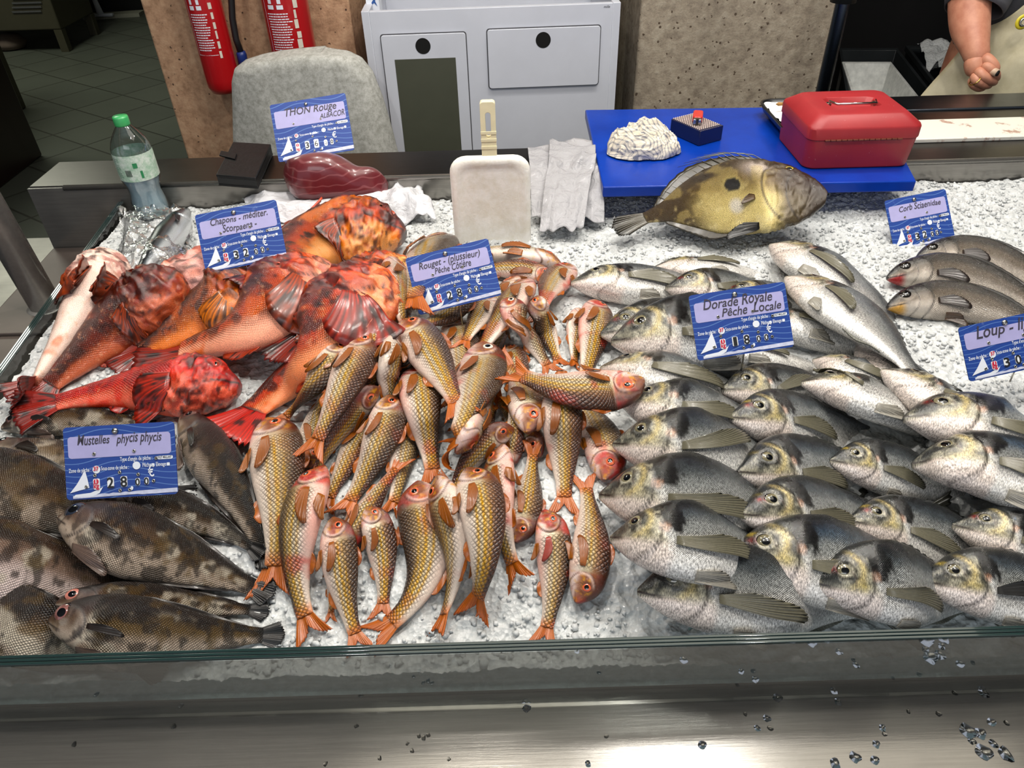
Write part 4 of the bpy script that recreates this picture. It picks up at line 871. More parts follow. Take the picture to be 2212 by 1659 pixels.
bre([(1997, 1270), (2130, 1225), (2360, 1330)], 'U', 'bream with dark fan-like side fin in the front right corner', gold=1.1, pecc=(56, 54, 52), pecang=15, hs=1.04, zmax=.022, roll=16)
mul([(1392, 822), (1240, 840), (1085, 790)], 'D', 'mullet lying crosswise on top with its head resting on a bream', red=.8, tone=.5, roll=-8, hs=1.15, zoff=.012)
# --- meagres
for pts, lb, kw in (([(1980, 560), (2100, 552), (2330, 690)], 'rearmost dark meagre with closed pale lip', dict(lip=(206, 186, 160), roll=10)),
                    ([(1917, 602), (2060, 595), (2320, 730)], 'middle meagre with gaping red mouth', dict(lip=(176, 50, 50), roll=12)),
                    ([(1918, 665), (2070, 655), (2340, 790)], 'front meagre with yellowish lip, behind the right-edge price card', dict(lip=(206, 166, 90), roll=8))):
    _k[0] += 1; fish('corb', pts, 'U', lb, 'brown_meagre', G5, seed=_k[0]*29, hs=1.0, **kw)
# --- john dory resting on the ice and the blue board
r = fish('dory', [(1786, 425), (1600, 425), (1318, 500)], 'U', 'large olive John Dory with black side spot leaning on the blue board', 'john_dory', None, seed=77, roll=26, hs=1.0, res=1.5, lay=False, zfix=([0, .5, 1.2], [ZI+.080, ZI+.070, ZI+.03]), dorup=.9, anup=.9)
build_chips()
# ================================================================ price cards
_tc = {}
def text_geo(s, size=1.0, shear=0.0, off=0.0):
    key = (s, shear, off)
    if key not in _tc:
        cu = bpy.data.curves.new('t', 'FONT'); cu.body = s; cu.size = 1; cu.shear = shear; cu.offset = off; cu.fill_mode = 'FRONT'; cu.resolution_u = 3
        o = bpy.data.objects.new('t', cu); COL.objects.link(o); bpy.context.view_layer.update()
        me = bpy.data.meshes.new_from_object(o.evaluated_get(bpy.context.evaluated_depsgraph_get()))
        V = np.array([v.co[:] for v in me.vertices]).reshape(-1, 3); F_ = [tuple(p.vertices) for p in me.polygons]
        bpy.data.objects.remove(o); bpy.data.curves.remove(cu); bpy.data.meshes.remove(me); _tc[key] = (V, F_)
    V, F_ = _tc[key]; return V*size, F_
def put_text(mb, s, x, y, z, size, shear=0, off=0, width=None, rot=0, align='l'):
    V, F_ = text_geo(s, size, shear, off)
    if not len(V): return
    V = V.copy(); w0 = V[:, 0].max()-V[:, 0].min(); V[:, 0] -= V[:, 0].min()
    if width: V[:, 0] *= width/w0; w0 = width
    if align == 'c': V[:, 0] -= w0/2
    c, s_ = math.cos(rot), math.sin(rot); V = np.stack([V[:, 0]*c-V[:, 1]*s_+x, V[:, 0]*s_+V[:, 1]*c+y, V[:, 2]*0+z], -1); mb.add(V, F_)
def flat(name, col, rough=.4, coat=.3): n = N(name); n.b.inputs['Base Color'].default_value = c4(col); n.set(Roughness=rough); n.b.inputs['Coat Weight'].default_value = coat; return n.m
n = N('card_wave_blue'); tcx = n.t.nodes.new('ShaderNodeUVMap'); tcx.uv_map = 'UVMap'
wv = n.t.nodes.new('ShaderNodeTexWave'); wv.wave_type = 'BANDS'; wv.bands_direction = 'Y'; n.put(wv, 'Vector', tcx.outputs[0])
sx = n.t.nodes.new('ShaderNodeSeparateXYZ'); n.put(sx, 0, tcx.outputs[0])
yy = n.math('ADD', sx.outputs[1], n.math('MULTIPLY', n.math('SINE', n.math('ADD', n.math('MULTIPLY', sx.outputs[0], 7.5), n.math('MULTIPLY', sx.outputs[1], 3))), .035))
fr_ = n.math('FRACT', n.math('MULTIPLY', yy, 17)); ln_ = n.math('LESS_THAN', fr_, .13)
sc_ = n.ramp(n.noise(70, 5, .7, n.geo()), [(.62, (0, 0, 0)), (.72, (1, 1, 1))])
cb = n.mix(n.math('MULTIPLY', ln_, .42), (*lin((24, 62, 142)), 1), (*lin((120, 160, 214)), 1)); cb = n.mix(n.math('MULTIPLY', sc_, .25), cb, (*lin((170, 190, 225)), 1))
n.put(n.b, 'Base Color', cb); n.set(Roughness=.5); n.b.inputs['Coat Weight'].default_value = .0; M_card = n.m
M_lav = plain('lavender_panel', (168, 164, 208), .5, 0, .05, 60); M_white = flat('print_white', (226, 230, 238)); M_black = flat('print_black', (24, 24, 26), .5, 0); M_pen = flat('marker_ink', (58, 54, 66), .5, 0)
M_red = flat('print_red', (196, 30, 60)); M_riv = steel('rivet_metal', (190, 186, 176), .2, (20, 20, 20)); M_sea = plain('print_foam', (196, 200, 222), .4, 0, .18, 160); M_edge2 = flat('card_edge', (40, 70, 140))
def card(cor, w, lines, price, label, skew=(0, 0), pinlen=.06):
    TL, TR, BR, BL = [np.array(p, float) for p in cor]
    def dpt(p, d): r = ray(*p); return CAM+r*d
    d = .5
    k = np.linalg.norm(dpt(BR, 1)-dpt(BL, 1)); d = w/k
    P = [dpt(p, d) for p in (TL, TR, BR, BL)]; x = unit((P[1]-P[0])+(P[2]-P[3])); up = ((P[0]-P[3])+(P[1]-P[2]))/2; h = np.linalg.norm(up)
    z = unit(np.cross(x, up)); y = np.cross(z, x); o = sum(P)/4-x*w/2-y*h/2
    t = thing('price_card', label, 'price card', o, 'blue price cards on pins'); M = frame(o, x, y, z)
    b = MB(); pl = rrect(w, h, .004, 4, w/2, h/2); b.prism([(a, c, -.0012) for a, c in pl], (0, 0, .0012))
    ob = b.build('board', M_card, t, M=M); me = ob.data; uv = me.uv_layers.new(name='UVMap'); R_ = M[:3, :3]
    for l in me.loops:
        co = np.array(me.vertices[l.vertex_index].co[:])@R_; uv.data[l.index].uv = (co[0]/w, co[1]/h*.66)
    def Y(f): return h*(1-f)
    m = MB(); m.add([(a, c, .0003) for a, c in rrect(w*.925, h*.30, .0035, 4, w*.5, Y(.285))], [tuple(range(20))]); m.build('name_panel', M_lav, t, M=M)
    e = .0006; s = .0062
    def one(nm, fn, mt): m = MB(); fn(m); return m.build(nm, mt, t, M=M)
    one('printed_line', lambda m: put_text(m, "Type d'engin de pêche :", w*.50, Y(.505), e, s, 0, .008, width=w*.29), M_white)
    one('printed_line', lambda m: put_text(m, "Zone de pêche :", w*.035, Y(.625), e, s, 0, .008, width=w*.20), M_white)
    one('printed_line', lambda m: put_text(m, "Sous-zone de pêche :", w*.325, Y(.615), e, s, 0, .008, width=w*.25), M_white)
    one('printed_line', lambda m: put_text(m, "Pêche", w*.70, Y(.60), e, s, 0, .008, width=w*.075), M_white)
    one('printed_line', lambda m: put_text(m, "Elevage", w*.82, Y(.60), e, s, 0, .008, width=w*.09), M_white)
    one('euro_sign', lambda m: put_text(m, "€", w*.745, Y(.735), e, .0165, 0, .01, width=w*.055), M_white)
    one('price_comma', lambda m: put_text(m, ",", w*.582, Y(.885), e, .016, 0, .02), M_white)
    pill = one('gear_field', lambda m: m.add([(a, c, e) for a, c in rrect(w*.14, h*.048, h*.02, 3, w*.905, Y(.485))], [tuple(range(16))]), M_white)
    for cx, cy in ((.645, .575), (.283, .60)): one('zone_field', lambda m: m.add([(w*cx+.0042*math.cos(q), Y(cy)+.0042*math.sin(q), e) for q in np.linspace(0, 2*PI, 24, endpoint=False)], [tuple(range(24))]), M_white)
    for cx in (.793, .93): one('tick_box', lambda m: m.add([(a, c, e) for a, c in rrect(w*.028, w*.028, .0004, 1, w*cx, Y(.58))], [tuple(range(8))]), M_white)
    m = MB(); m.add([(w*.035, Y(.905), e), (w*.10, Y(.79), e), (w*.155, Y(.66), e), (w*.178, Y(.585), e), (w*.198, Y(.72), e), (w*.212, Y(.845), e), (w*.12, Y(.875), e)], [tuple(range(7))])
    m.add([(w*.06, Y(.965), e), (w*.085, Y(.93), e), (w*.22, Y(.915), e), (w*.30, Y(.87), e), (w*.335, Y(.84), e), (w*.30, Y(.925), e), (w*.24, Y(.965), e)], [tuple(range(7))])
    m.build('sailboat_print', M_white, t, M=M)
    m = MB(); N_ = 26; tp = [(w*(.06+.94*i/N_), Y(.945-.03*i/N_+(.006*math.sin(i*2.3) if i < 17 else -.004)), e*.9) for i in range(N_+1)]; bt = [(w*(.06+.94*i/N_), Y(.985-.03*i/N_*(1 if i < 17 else .55)), e*.9) for i in range(N_+1)]
    m.add(tp+bt, [(i, i+1, N_+2+i, N_+1+i) for i in range(N_)]); m.build('foam_print', M_sea, t, M=M)
    e2 = .0014
    for cx, cw, cy, ch, dg, sz in ((.278, .058, .80, .15, None, 0), (.405, .058, .79, .145, 0, .0155), (.525, .058, .785, .145, 1, .0155), (.648, .04, .80, .10, 2, .0105), (.728, .04, .795, .10, 3, .0105)):
        m = MB(); m.prism([(a, c, .0002) for a, c in rrect(w*cw, h*ch, w*.014, 4, w*cx, Y(cy))], (0, 0, .0008)); tl = m.build('price_tile', flat_tile, t, M=M)
        if dg is not None: m = MB(); put_text(m, price[dg], w*cx, Y(cy)-sz*.35, e2, sz, 0, .02, align='c', width=sz*(.46 if price[dg] != '1' else .3)); m.build('digit', M_black, tl, M=M)
    m = MB(); put_text(m, 'FILET MAILLANT', w*.905, Y(.497), e2-.0006, .0038, 0, .01, width=w*.12, align='c'); m.build('gear_text', M_black, t, M=M)
    m = MB(); put_text(m, '37', w*.283, Y(.615), e2, .0062, 0, .03, align='c', width=.0055); put_text(m, 'kg', w*.278, Y(.855), e2, .0075, 0, .03, align='c', width=.006)
    m.add([(w*.278+.0027*math.cos(q), Y(.765)+.003*math.sin(q), e2) for q in np.linspace(0, 2*PI, 20, endpoint=False)], [tuple(range(20))]); m.build('red_print', M_red, t, M=M)
    m = MB(); put_text(m, '1', w*.278, Y(.785), e2+.0003, .006, 0, .03, align='c'); m.build('kilo_figure', M_white, t, M=M)
    m = MB()
    for (s_, x0, y0, sz, wd_) in lines:
        # hand lettering: every letter wobbles a little
        r_ = random.Random(s_); V, F_ = text_geo(s_, sz, .28, .012); xs = V[:, 0]; k = wd_*w/(xs.max()-xs.min())
        V = V.copy(); V[:, 0] = (xs-xs.min())*k+w*x0; q = V[:, 0]*260; V[:, 1] = V[:, 1]*(1.05+.12*np.sin(q*.37+len(s_)))+Y(y0)+.0004*np.sin(q*.7); V[:, 2] = e; m.add(V, F_)
    m.build('handwriting', M_pen, t, M=M)
    for i, (cx, cy) in enumerate(((.27, .385), (.63, .375), (.825, .49), (.267, .68), (.49, .655), (.655, .70), (.79, .80), (.185, .83), (.485, .905), (.572, .90))):
        q = MB(); q.lathe([(.0019, 0), (.0019, .0008), (.0012, .0011), (.0009, .0004)], (w*cx, Y(cy), .0002), 16, False); o2 = q.build('eyelet', M_riv, t, True, M=M)
        q = MB(); q.lathe([(.0010, 0), (.0010, .0002)], (w*cx, Y(cy), .0004), 12); q.build('hole', M_black, o2, M=M)
    q = MB(); q.lathe([(.0034, 0), (.0034, .001), (.0027, .0023), (.001, .003)], (w*.47, Y(.085), .0002), 20); q.build('rivet', M_riv, t, True, M=M)
    c0 = o+x*w*.49+y*h*.02-z*.003; c1 = c0+np.array([.004, .004, -pinlen]); MB().tube([o+x*w*.47+y*h*.9-z*.003, c0, c1], .0011, 8).build('pin', M_riv, t, True)
    return t
flat_tile = flat('tile_white', (232, 234, 236))
card([(575, 228), (742, 202), (771, 322), (608, 350)], .150, [('THON Rouge', .18, .24, .019, .68), ('ALBACOR', .62, .37, .014, .33)], '3600', 'price card THON Rouge 36,00 € standing above the red tuna block')
card([(410, 466), (592, 433), (627, 553), (452, 590)], .120, [('Chapons - méditer.', .17, .23, .012, .70), ('Scorpaena -', .30, .385, .0135, .42)], '3200', 'price card Chapons Scorpaena 32,00 € in the red scorpionfish pile', pinlen=.12)
card([(876, 557), (1052, 516), (1084, 636), (906, 682)], .120, [('Rouget - (plussieur)', .13, .25, .013, .74), ('Pêche Côtière', .30, .385, .0125, .44)], '2800', 'price card Rouget 28,00 € stuck in the mullet heap', pinlen=.07)
card([(1489, 640), (1692, 607), (1716, 750), (1508, 778)], .120, [('Dorade Royale', .13, .25, .0165, .72), ('Pêche  Locale', .31, .395, .015, .62)], '1800', 'price card Dorade Royale 18,00 € in the middle of the breams', pinlen=.08)
card([(1909, 435), (2038, 408), (2067, 518), (1935, 543)], .108, [('Corb Sciaenidae', .20, .27, .014, .68)], '3200', 'small price card Corb Sciaenidae 32,00 € on bare ice at the upper right', pinlen=.02)
card([(2092, 706), (2290, 663), (2285, 781), (2077, 826)], .120, [('Loup - ligne', .16, .27, .019, .7)], '3000', 'price card Loup 30,00 € cut off by the right edge', pinlen=.02)
card([(125, 925), (365, 912), (395, 1065), (155, 1080)], .119, [('Mustelles   phycis phycis', .125, .25, .0135, .76)], '2800', 'price card Mustelles phycis phycis 28,00 € over the dark forkbeards')
# ================================================================ things on the rear ledge and the ice
def sheet_grid(name, mat, fn, nu=50, nv=50, solid=.0012, parent=None, label=None, cat=None, sub=1):
    u = np.linspace(0, 1, nu); v = np.linspace(0, 1, nv); U_, V_ = np.meshgrid(u, v, indexing='ij'); P = fn(U_.ravel(), V_.ravel())
    I = np.arange(nu*nv).reshape(nu, nv); Fc = np.stack([I[:-1, :-1], I[1:, :-1], I[1:, 1:], I[:-1, 1:]], -1).reshape(-1, 4)
    org = P.mean(0); off = org.copy()
    if parent is not None:
        off = np.array(parent.location); org = np.zeros(3)
    o = link(name, newmesh(name, P-off, [tuple(f) for f in Fc], mat, True), parent, org)
    if solid: m = o.modifiers.new('s', 'SOLIDIFY'); m.thickness = solid; m.offset = 1
    if label: tag(o, label, cat)
    return o
def plastic(name, col, rough=.22, tr=.25): n = N(name); n.b.inputs['Base Color'].default_value = c4(col); n.set(Roughness=rough); n.b.inputs['Transmission Weight'].default_value = tr; n.b.inputs['IOR'].default_value = 1.3; n.bump(n.noise(45, 4, .55, n.geo(), 1.2), .9, .006); return n.m
M_bagw = plastic('white_bag_plastic', (214, 214, 218), .28, .05); M_bagg = plastic('grey_bag_plastic', (176, 175, 178), .12, .12)
def quadpx(c, zz):
    A = [bz(p[0], p[1], zz) for p in c]
    return lambda u, v: ((1-u)*(1-v))[:, None]*A[0]+(u*(1-v))[:, None]*A[1]+(u*v)[:, None]*A[2]+((1-u)*v)[:, None]*A[3]
def ridged(P, sc, seed): return 1-np.abs(2*fbm(P*sc, seed, 3)-1)*2.2
qf = quadpx([(520, 425), (905, 372), (940, 470), (560, 478)], ZI+.020)
def bagf(u, v):
    P = qf(u, v); e = np.minimum(np.minimum(u, 1-u), np.minimum(v, 1-v)); a = np.arctan2(v-.5, u-.5)
    P[:, :2] += (np.stack([np.cos(a), np.sin(a)*-1], -1)*(.020*(vn(np.stack([a*3, 0*a, 0*a], -1), 3)-.5))[:, None])*np.clip(1-e*8, 0, 1)[:, None]
    r = ridged(P, 26, 5); P[:, 2] += .012*r*(.4+sst(.5, .9, u)*1.2+sst(.3, .05, u)*.6)-.012*np.clip(1-e*9, 0, 1)+.004
    P[:, 2] += .012*sst(.55, .7, v)*sst(.95, .8, v); return P
bag = thing('plastic_bag', 'crumpled white plastic bag with small print under the tuna block', 'plastic bag', bz(730, 430, ZI))
sheet_grid('sheet', M_bagw, bagf, 80, 60, .0012, bag)
q = MB(); fx = quadpx([(745, 441), (855, 431), (857, 441), (747, 451)], ZI+.0345); 
for k, s_ in enumerate(('Ne pas jeter ce sac dans la nature', 'ne pas laisser à la portée des enfants', 'This bag should not be left within', 'the reach of children')):
    A = bz(748, 440+k*9.0, ZI+.040); B_ = bz(850-k*3, 431+k*9.0, ZI+.040); x = unit(B_-A); m = MB(); put_text(m, s_, 0, 0, 0, .0062, 0, .006, width=np.linalg.norm(B_-A)); V = np.array(m.V)@np.stack([x, np.cross([0, 0, 1], x), [0, 0, 1]]); q.add(V+A, m.F)
q.build('small_print', M_black, bag)
# tuna
n = N('tuna_flesh'); wvn = n.t.nodes.new('ShaderNodeTexWave'); wvn.wave_type = 'BANDS'; wvn.bands_direction = 'Z'; n.put(wvn, 'Vector', n.obj()); wvn.inputs['Scale'].default_value = 22; wvn.inputs['Distortion'].default_value = 5; wvn.inputs['Detail'].default_value = 1; wvn.inputs['Detail Scale'].default_value = 1.2
gsep = n.t.nodes.new('ShaderNodeNewGeometry'); sp_ = n.t.nodes.new('ShaderNodeSeparateXYZ'); n.put(sp_, 0, gsep.outputs['Normal'])
base = n.mix(n.noise(18, 4, .6, n.obj()), (*lin((84, 20, 28)), 1), (*lin((118, 38, 44)), 1)); base = n.mix(n.math('MULTIPLY', n.ramp(wvn.outputs[0], [(.90, (0, 0, 0)), (.99, (1, 1, 1))]), .3), base, (*lin((176, 110, 112)), 1))
an = n.t.nodes.new('ShaderNodeAttribute'); an.attribute_name = 'Col'
base = n.mix(an.outputs['Fac'], base, (*lin((120, 84, 84)), 1)); n.put(n.b, 'Base Color', base); n.set(Roughness=.28); n.b.inputs['Coat Weight'].default_value = .5; n.bump(n.noise(60, 3, .6, n.obj()), .15, .002)
secs = [(617, 402, .030, .03), (622, 420, .062, .050), (640, 444, .084, .075), (690, 443, .094, .092), (735, 438, .086, .092), (765, 434, .064, .078), (782, 431, .062, .066), (808, 427, .054, .060), (830, 420, .036, .040), (839, 412, .014, .018)]
rings = []; cl = []
for i, (px, pb, h, d) in enumerate(secs):
    f = bz(px, pb, ZI+.030); yy_ = [0, -.002, .002, .012, d*.45, d*.85, d, d*.98]; zz_ = [0, h*.3, h*.62, h*.93, h*1.0, h*.72, h*.3, 0]
    if i in (5, 6): zz_ = [z_*.9 for z_ in zz_]
    rings.append([(f[0]+.004*math.sin(k*2+i), f[1]+yy_[k], f[2]+zz_[k]) for k in range(8)]); cl += [0, 0, 0, .1, 1, 1, .9, .3]
m = MB().loft(rings); o = m.build('tuna_block', n.m, None, True, sub=3, origin=(bz(730, 440, ZI+.03))); a = o.data.color_attributes.new('Col', 'FLOAT_COLOR', 'POINT'); a.data.foreach_set('color', np.repeat(np.array(cl, np.float32)[:, None], 4, 1).ravel())
tag(o, 'thick block of dark red tuna loin lying on the white bag', 'tuna')
# fish in a clear bag
bag2 = thing('clear_fish_bag', 'clear plastic bag holding ice and a dark-backed bonito beside the bottle', 'plastic bag', bz(330, 520, ZI))
ncl = N('clear_film'); tr_ = ncl.t.nodes.new('ShaderNodeBsdfTransparent'); gl_ = ncl.t.nodes.new('ShaderNodeBsdfGlossy'); gl_.inputs['Roughness'].default_value = .08
lw = ncl.t.nodes.new('ShaderNodeLayerWeight'); lw.inputs[0].default_value = .25; mx = ncl.t.nodes.new('ShaderNodeMixShader'); ncl.put(mx, 0, ncl.math('MULTIPLY_ADD', lw.outputs[0], .5, .10)); ncl.put(mx, 1, tr_.outputs[0]); ncl.put(mx, 2, gl_.outputs[0])
bn = ncl.t.nodes.new('ShaderNodeBump'); bn.inputs['Strength'].default_value = .7; bn.inputs['Distance'].default_value = .004; ncl.put(bn, 'Height', ncl.noise(70, 3, .5, ncl.geo(), 1)); ncl.put(gl_, 'Normal', bn.outputs[0]); ncl.put(ncl.t.nodes['Material Output'], 0, mx.outputs[0])
q2 = quadpx([(262, 470), (405, 462), (400, 600), (235, 610)], ZI+.03)
def cl_(u, v):
    P = q2(u, v); e = np.minimum(np.minimum(u, 1-u), np.minimum(v, 1-v)); P[:, 2] += .035*sst(0, .25, e)+.014*ridged(P, 30, 8)-.02; P[:, 2] += .03*sst(.2, 0, v); return P
sheet_grid('film', ncl.m, cl_, 60, 60, 0, bag2)
fish('tuna', [(408, 452), (340, 545), (262, 640)], 'UL', 'dark steel-backed bonito inside the clear bag by the left glass', 'bonito', seed=9, roll=25, hs=.85, lay=False, zfix=([0, 1.2], [ZI+.035, ZI+.035]), parts=('pec', 'anal'))
# bottle
bp_ = bz(332, 462, ZI+.004); BS = .76; _L = MB.lathe
def blathe(prof, n=32, cap=True): return MB().lathe([(r*BS, z*BS) for r, z in prof], bp_, n, cap); t = thing('water_bottle', 'plastic water bottle with green cap and pale label, half frozen', 'bottle', bp_)
M_pet = N('clear_pet'); tr_ = M_pet.t.nodes.new('ShaderNodeBsdfTransparent'); tr_.inputs[0].default_value = (.9, .93, .93, 1); gl_ = M_pet.t.nodes.new('ShaderNodeBsdfGlossy'); gl_.inputs['Roughness'].default_value = .04
lw = M_pet.t.nodes.new('ShaderNodeLayerWeight'); lw.inputs[0].default_value = .35; mx = M_pet.t.nodes.new('ShaderNodeMixShader'); M_pet.put(mx, 0, M_pet.math('MULTIPLY_ADD', lw.outputs[1], .75, .05)); M_pet.put(mx, 1, tr_.outputs[0]); M_pet.put(mx, 2, gl_.outputs[0]); M_pet.put(M_pet.t.nodes['Material Output'], 0, mx.outputs[0])
pf = [(.034, 0), (.040, .003), (.043, .012), (.042, .04), (.038, .062), (.040, .08), (.0455, .098), (.046, .13), (.046, .168), (.045, .178), (.040, .192), (.028, .212), (.016, .228), (.0135, .234), (.0135, .243)]
blathe(pf, 40).build('bottle_shell', M_pet.m, t, True)
blathe([(r*.95, z+.002) for r, z in pf[:7]]+[(.043, .103)], 32).build('frozen_water', plain('cloudy_ice_water', (150, 172, 184), .15, 0, .12, 40, coat=.5), t, True)
nl = N('bottle_label'); ln2 = nl.ramp(nl.noise(60, 5, .8, nl.geo()), [(.4, tuple(lin((206, 218, 208)))), (.6, tuple(lin((150, 186, 160))))]); nl.put(nl.b, 'Base Color', ln2); nl.set(Roughness=.3)
blathe([(.0463, .104), (.0466, .11), (.0466, .160), (.0463, .168)], 40, False).build('label', nl.m, t, True)
m = MB()
for k in range(6): a0 = -2.1+k*.13
for k in range(9):
    a0 = math.radians(258)+k*.035; m.add([(bp_[0]+.0470*BS*math.cos(a), bp_[1]+.0470*BS*math.sin(a), bp_[2]+z_*BS) for a, z_ in ((a0, .118), (a0+.018, .118), (a0+.018, .134), (a0, .134))], [(0, 1, 2, 3)])
m.build('barcode', M_black, t); m = MB()
for k in range(11):
    a0 = math.radians(212)+.0; z_ = .110+k*.0048
    for q in range(5 if k % 4 else 3): m.add([(bp_[0]+.0470*BS*math.cos(a), bp_[1]+.0470*BS*math.sin(a), bp_[2]+zz*BS) for a, zz in ((a0+q*.12, z_), (a0+q*.12+.09, z_), (a0+q*.12+.09, z_+.0016), (a0+q*.12, z_+.0016))], [(0, 1, 2, 3)])
m.build('label_print', flat('label_grey_green', (110, 140, 122)), t); m = MB()
for (aa, z0, z1, ww) in ((285, .138, .150, .22), (300, .112, .130, .12)):
    a0 = math.radians(aa); m.add([(bp_[0]+.0471*BS*math.cos(a0+d), bp_[1]+.0471*BS*math.sin(a0+d), bp_[2]+z_*BS) for d, z_ in ((0, z0), (ww/2, z0), (ww, z0), (ww, z1), (ww/2, z1), (0, z1))], [(0, 1, 4, 5), (1, 2, 3, 4)])
m.build('green_label_mark', flat('label_green', (40, 130, 80)), t)
blathe([(.0175, .228), (.0178, .231), (.0178, .246), (.0165, .2495), (.004, .250)], 36).build('cap', plain('green_cap', (58, 160, 92), .35, coat=.4), t, True)
# wallet
cs = [bz(*p, ZL+.024) for p in ((466, 377), (552, 384), (585, 311), (503, 306))]; t = thing('wallet', 'black leather wallet with strap closure on the rear steel ledge', 'wallet', bz(525, 350, ZL))
M_lth = plain('black_leather', (13, 13, 15), .5, 0, .3, 80, .3, spec=.3)
dn_ = np.array([0, 0, -.006]); MB().prism(cs, dn_).build('front_cover', M_lth, t, bevel=.0018); c2 = [c*.985+sum(cs)/4*.015+[0, 0, -.0062] for c in cs]; MB().prism(c2, [0, 0, -.012]).build('pages', plain('dark_pages', (12, 12, 13), .5), t)
MB().prism([c+[0, 0, -.0184] for c in cs], [0, 0, -.0045]).build('back_cover', M_lth, t, bevel=.0015)
s0 = [bz(*p, ZL+.0242) for p in ((474, 338), (508, 346), (512, 334), (478, 328))]; MB().prism(s0, [0, 0, .003]).build('strap', M_lth, t, bevel=.001)
# shovel
YS = 1.19; t = thing('ice_shovel', 'white plastic ice shovel stuck upright in the ice, cream slotted handle on top', 'shovel', (by(1062, 540, YS)))
M_pl = N('scuffed_white_plastic'); a_ = M_pl.ramp(M_pl.noise(40, 6, .75, M_pl.geo()), [(.3, tuple(lin((236, 230, 214)))), (.6, tuple(lin((254, 251, 244))))]); M_pl.put(M_pl.b, 'Base Color', a_); M_pl.set(Roughness=.3); M_pl.bump(M_pl.noise(150, 4, .7, M_pl.geo()), .5, .0015)
L_, R_b = by(977, 440, YS), by(1146, 440, YS); wS = R_b[0]-L_[0]; top_ = by(1060, 333, YS)[2]; bot = by(1062, 560, YS)[2]; cx = (L_[0]+R_b[0])/2
# blade: rounded slab with rolled rim
rg = []
for (ins, y_) in ((.012, .006), (.003, .004), (0, -.004), (.004, -.010), (.012, -.012), (.017, -.0085), (.024, -.007)):
    rg.append([(cx+a-.008*(top_-(c+(top_+bot)/2))*-.1, YS+y_, c+(top_+bot)/2) for a, c in rrect(wS-2*ins, top_-bot-2*ins, .028-min(ins, .012)*.6, 6)])
m = MB().loft(rg); m.build('blade', M_pl.m, t, True)
M_cr = plain('cream_plastic', (232, 222, 184), .4, 0, .05, 60, .1)
h0 = by(1057, 335, YS)[2]; h1 = by(1053, 222, YS)[2]; hx = by(1055, 280, YS)[0]; m = MB(); wH = .0245
out = rrect(wH, h1-h0+.03, .005, 4, hx, (h0+h1)/2-.012); zs = np.array(out)[:, 1]
inn = rrect(.0085, .040, .004, 4, hx, h1-.034); k = len(out); V = [(a, YS-.005, c) for a, c in out]+[(a, YS-.005, c) for a, c in inn]+[(a, YS+.008, c) for a, c in out]+[(a, YS+.008, c) for a, c in inn]
Fc = []
for i in range(k):
    j = (i+1) % k; Fc += [(i, j, k+j, k+i), (2*k+j, 2*k+i, 3*k+i, 3*k+j), (j, i, 2*k+i, 2*k+j), (k+i, k+j, 3*k+j, 3*k+i)]
m.add(V, Fc); m.build('handle', M_cr, t, bevel=.001)
for z_ in (.012, .024, .036): MB().box((hx-wH/2-.0005, YS-.0062, h0+z_), (hx+wH/2+.0005, YS-.0045, h0+z_+.005)).build('grip_rib', M_cr, t, bevel=.0006)
# grey bag hung over the ledge
def gbag(x0, x1, xb0, xb1, yend, seed, dz=0):
    def f(u, v):
        k = [0, .28, .36, .5, .75, 1.0]; Yk = [1.505, YB+.002, YB-.014, YB-.045, (YB+yend)/2-.02, yend]; Zk = [ZL+.003, ZL+.006, ZL-.002, ZI+.045, ZI+.036, ZI+.014]
        y = np.interp(v, k, Yk); z = np.interp(v, k, Zk); xa = x0+(xb0-x0)*v**1.2; xb = x1+(xb1-x1)*v**1.2; x = xa+(xb-xa)*u
        P = np.stack([x, y, z], -1); fo = np.sin(u*9+seed+3*v)*.008+np.sin(u*21+seed)*.003; P[:, 1] -= np.abs(fo)*1.2*(v > .25); P[:, 2] += .022*(fbm(P*np.array([16, 6, 6]), seed, 2)-.2)*sst(0, .2, v)+.009*ridged(P, 17, seed+2)+dz
        return P
    return f
t = thing('grey_plastic_bag', 'glossy grey-white plastic bag draped over the rear ledge onto the ice', 'plastic bag', (bz(1220, 450, ZI)))
xa, xb = by(1140, 330, 1.5)[0], by(1284, 322, 1.5)[0]
sheet_grid('hanging_sheet', M_bagg, gbag(xa, xb, bz(1150, 520, ZI)[0], bz(1300, 480, ZI)[0], 1.235, 3), 70, 70, .0012, t)
sheet_grid('folded_flap', M_bagg, gbag(xa+.045, xb+.0, bz(1165, 530, ZI)[0], bz(1260, 530, ZI)[0], 1.19, 8, .012), 60, 60, .0012, t)
# rear work counter on the right with rail and white board
xc0 = bz(1430, 240, ZL)[0]; xr0 = bz(1790, 225, ZL)[0]; t = thing('work_counter', 'dark steel work counter with raised back rail behind the breams', 'counter', (1.2, 1.6, 0))
yw0, yw1 = YB+.1355, bz(2000, 240, ZL)[1]; yw2 = bz(2000, 206, ZL+.004)[1]
MB().box((xc0, yw0, ZL-.03), (XR+.9, yw1, ZL-.0005)).build('top', M_dark, t, bevel=.002)
MB().box((xr0, yw1+.0005, ZL-.05), (XR+.9, yw2, ZL+.004)).build('back_rail', steel('blued_steel', (84, 90, 98), .3), t, bevel=.003)
MB().box((xc0+.1, yw0+.02, .02), (XR+.85, yw1-.02, ZL-.031)).build('base', M_dark, t)
nb = N('stained_cutting_board'); s1 = nb.noise(22, 5, .7, nb.geo()); s2 = nb.noise(3.4, 2, .5, nb.geo()); st = nb.math('MULTIPLY', nb.ramp(s1, [(.56, (0, 0, 0)), (.63, (1, 1, 1))]), nb.ramp(s2, [(.48, (0, 0, 0)), (.56, (1, 1, 1))]))
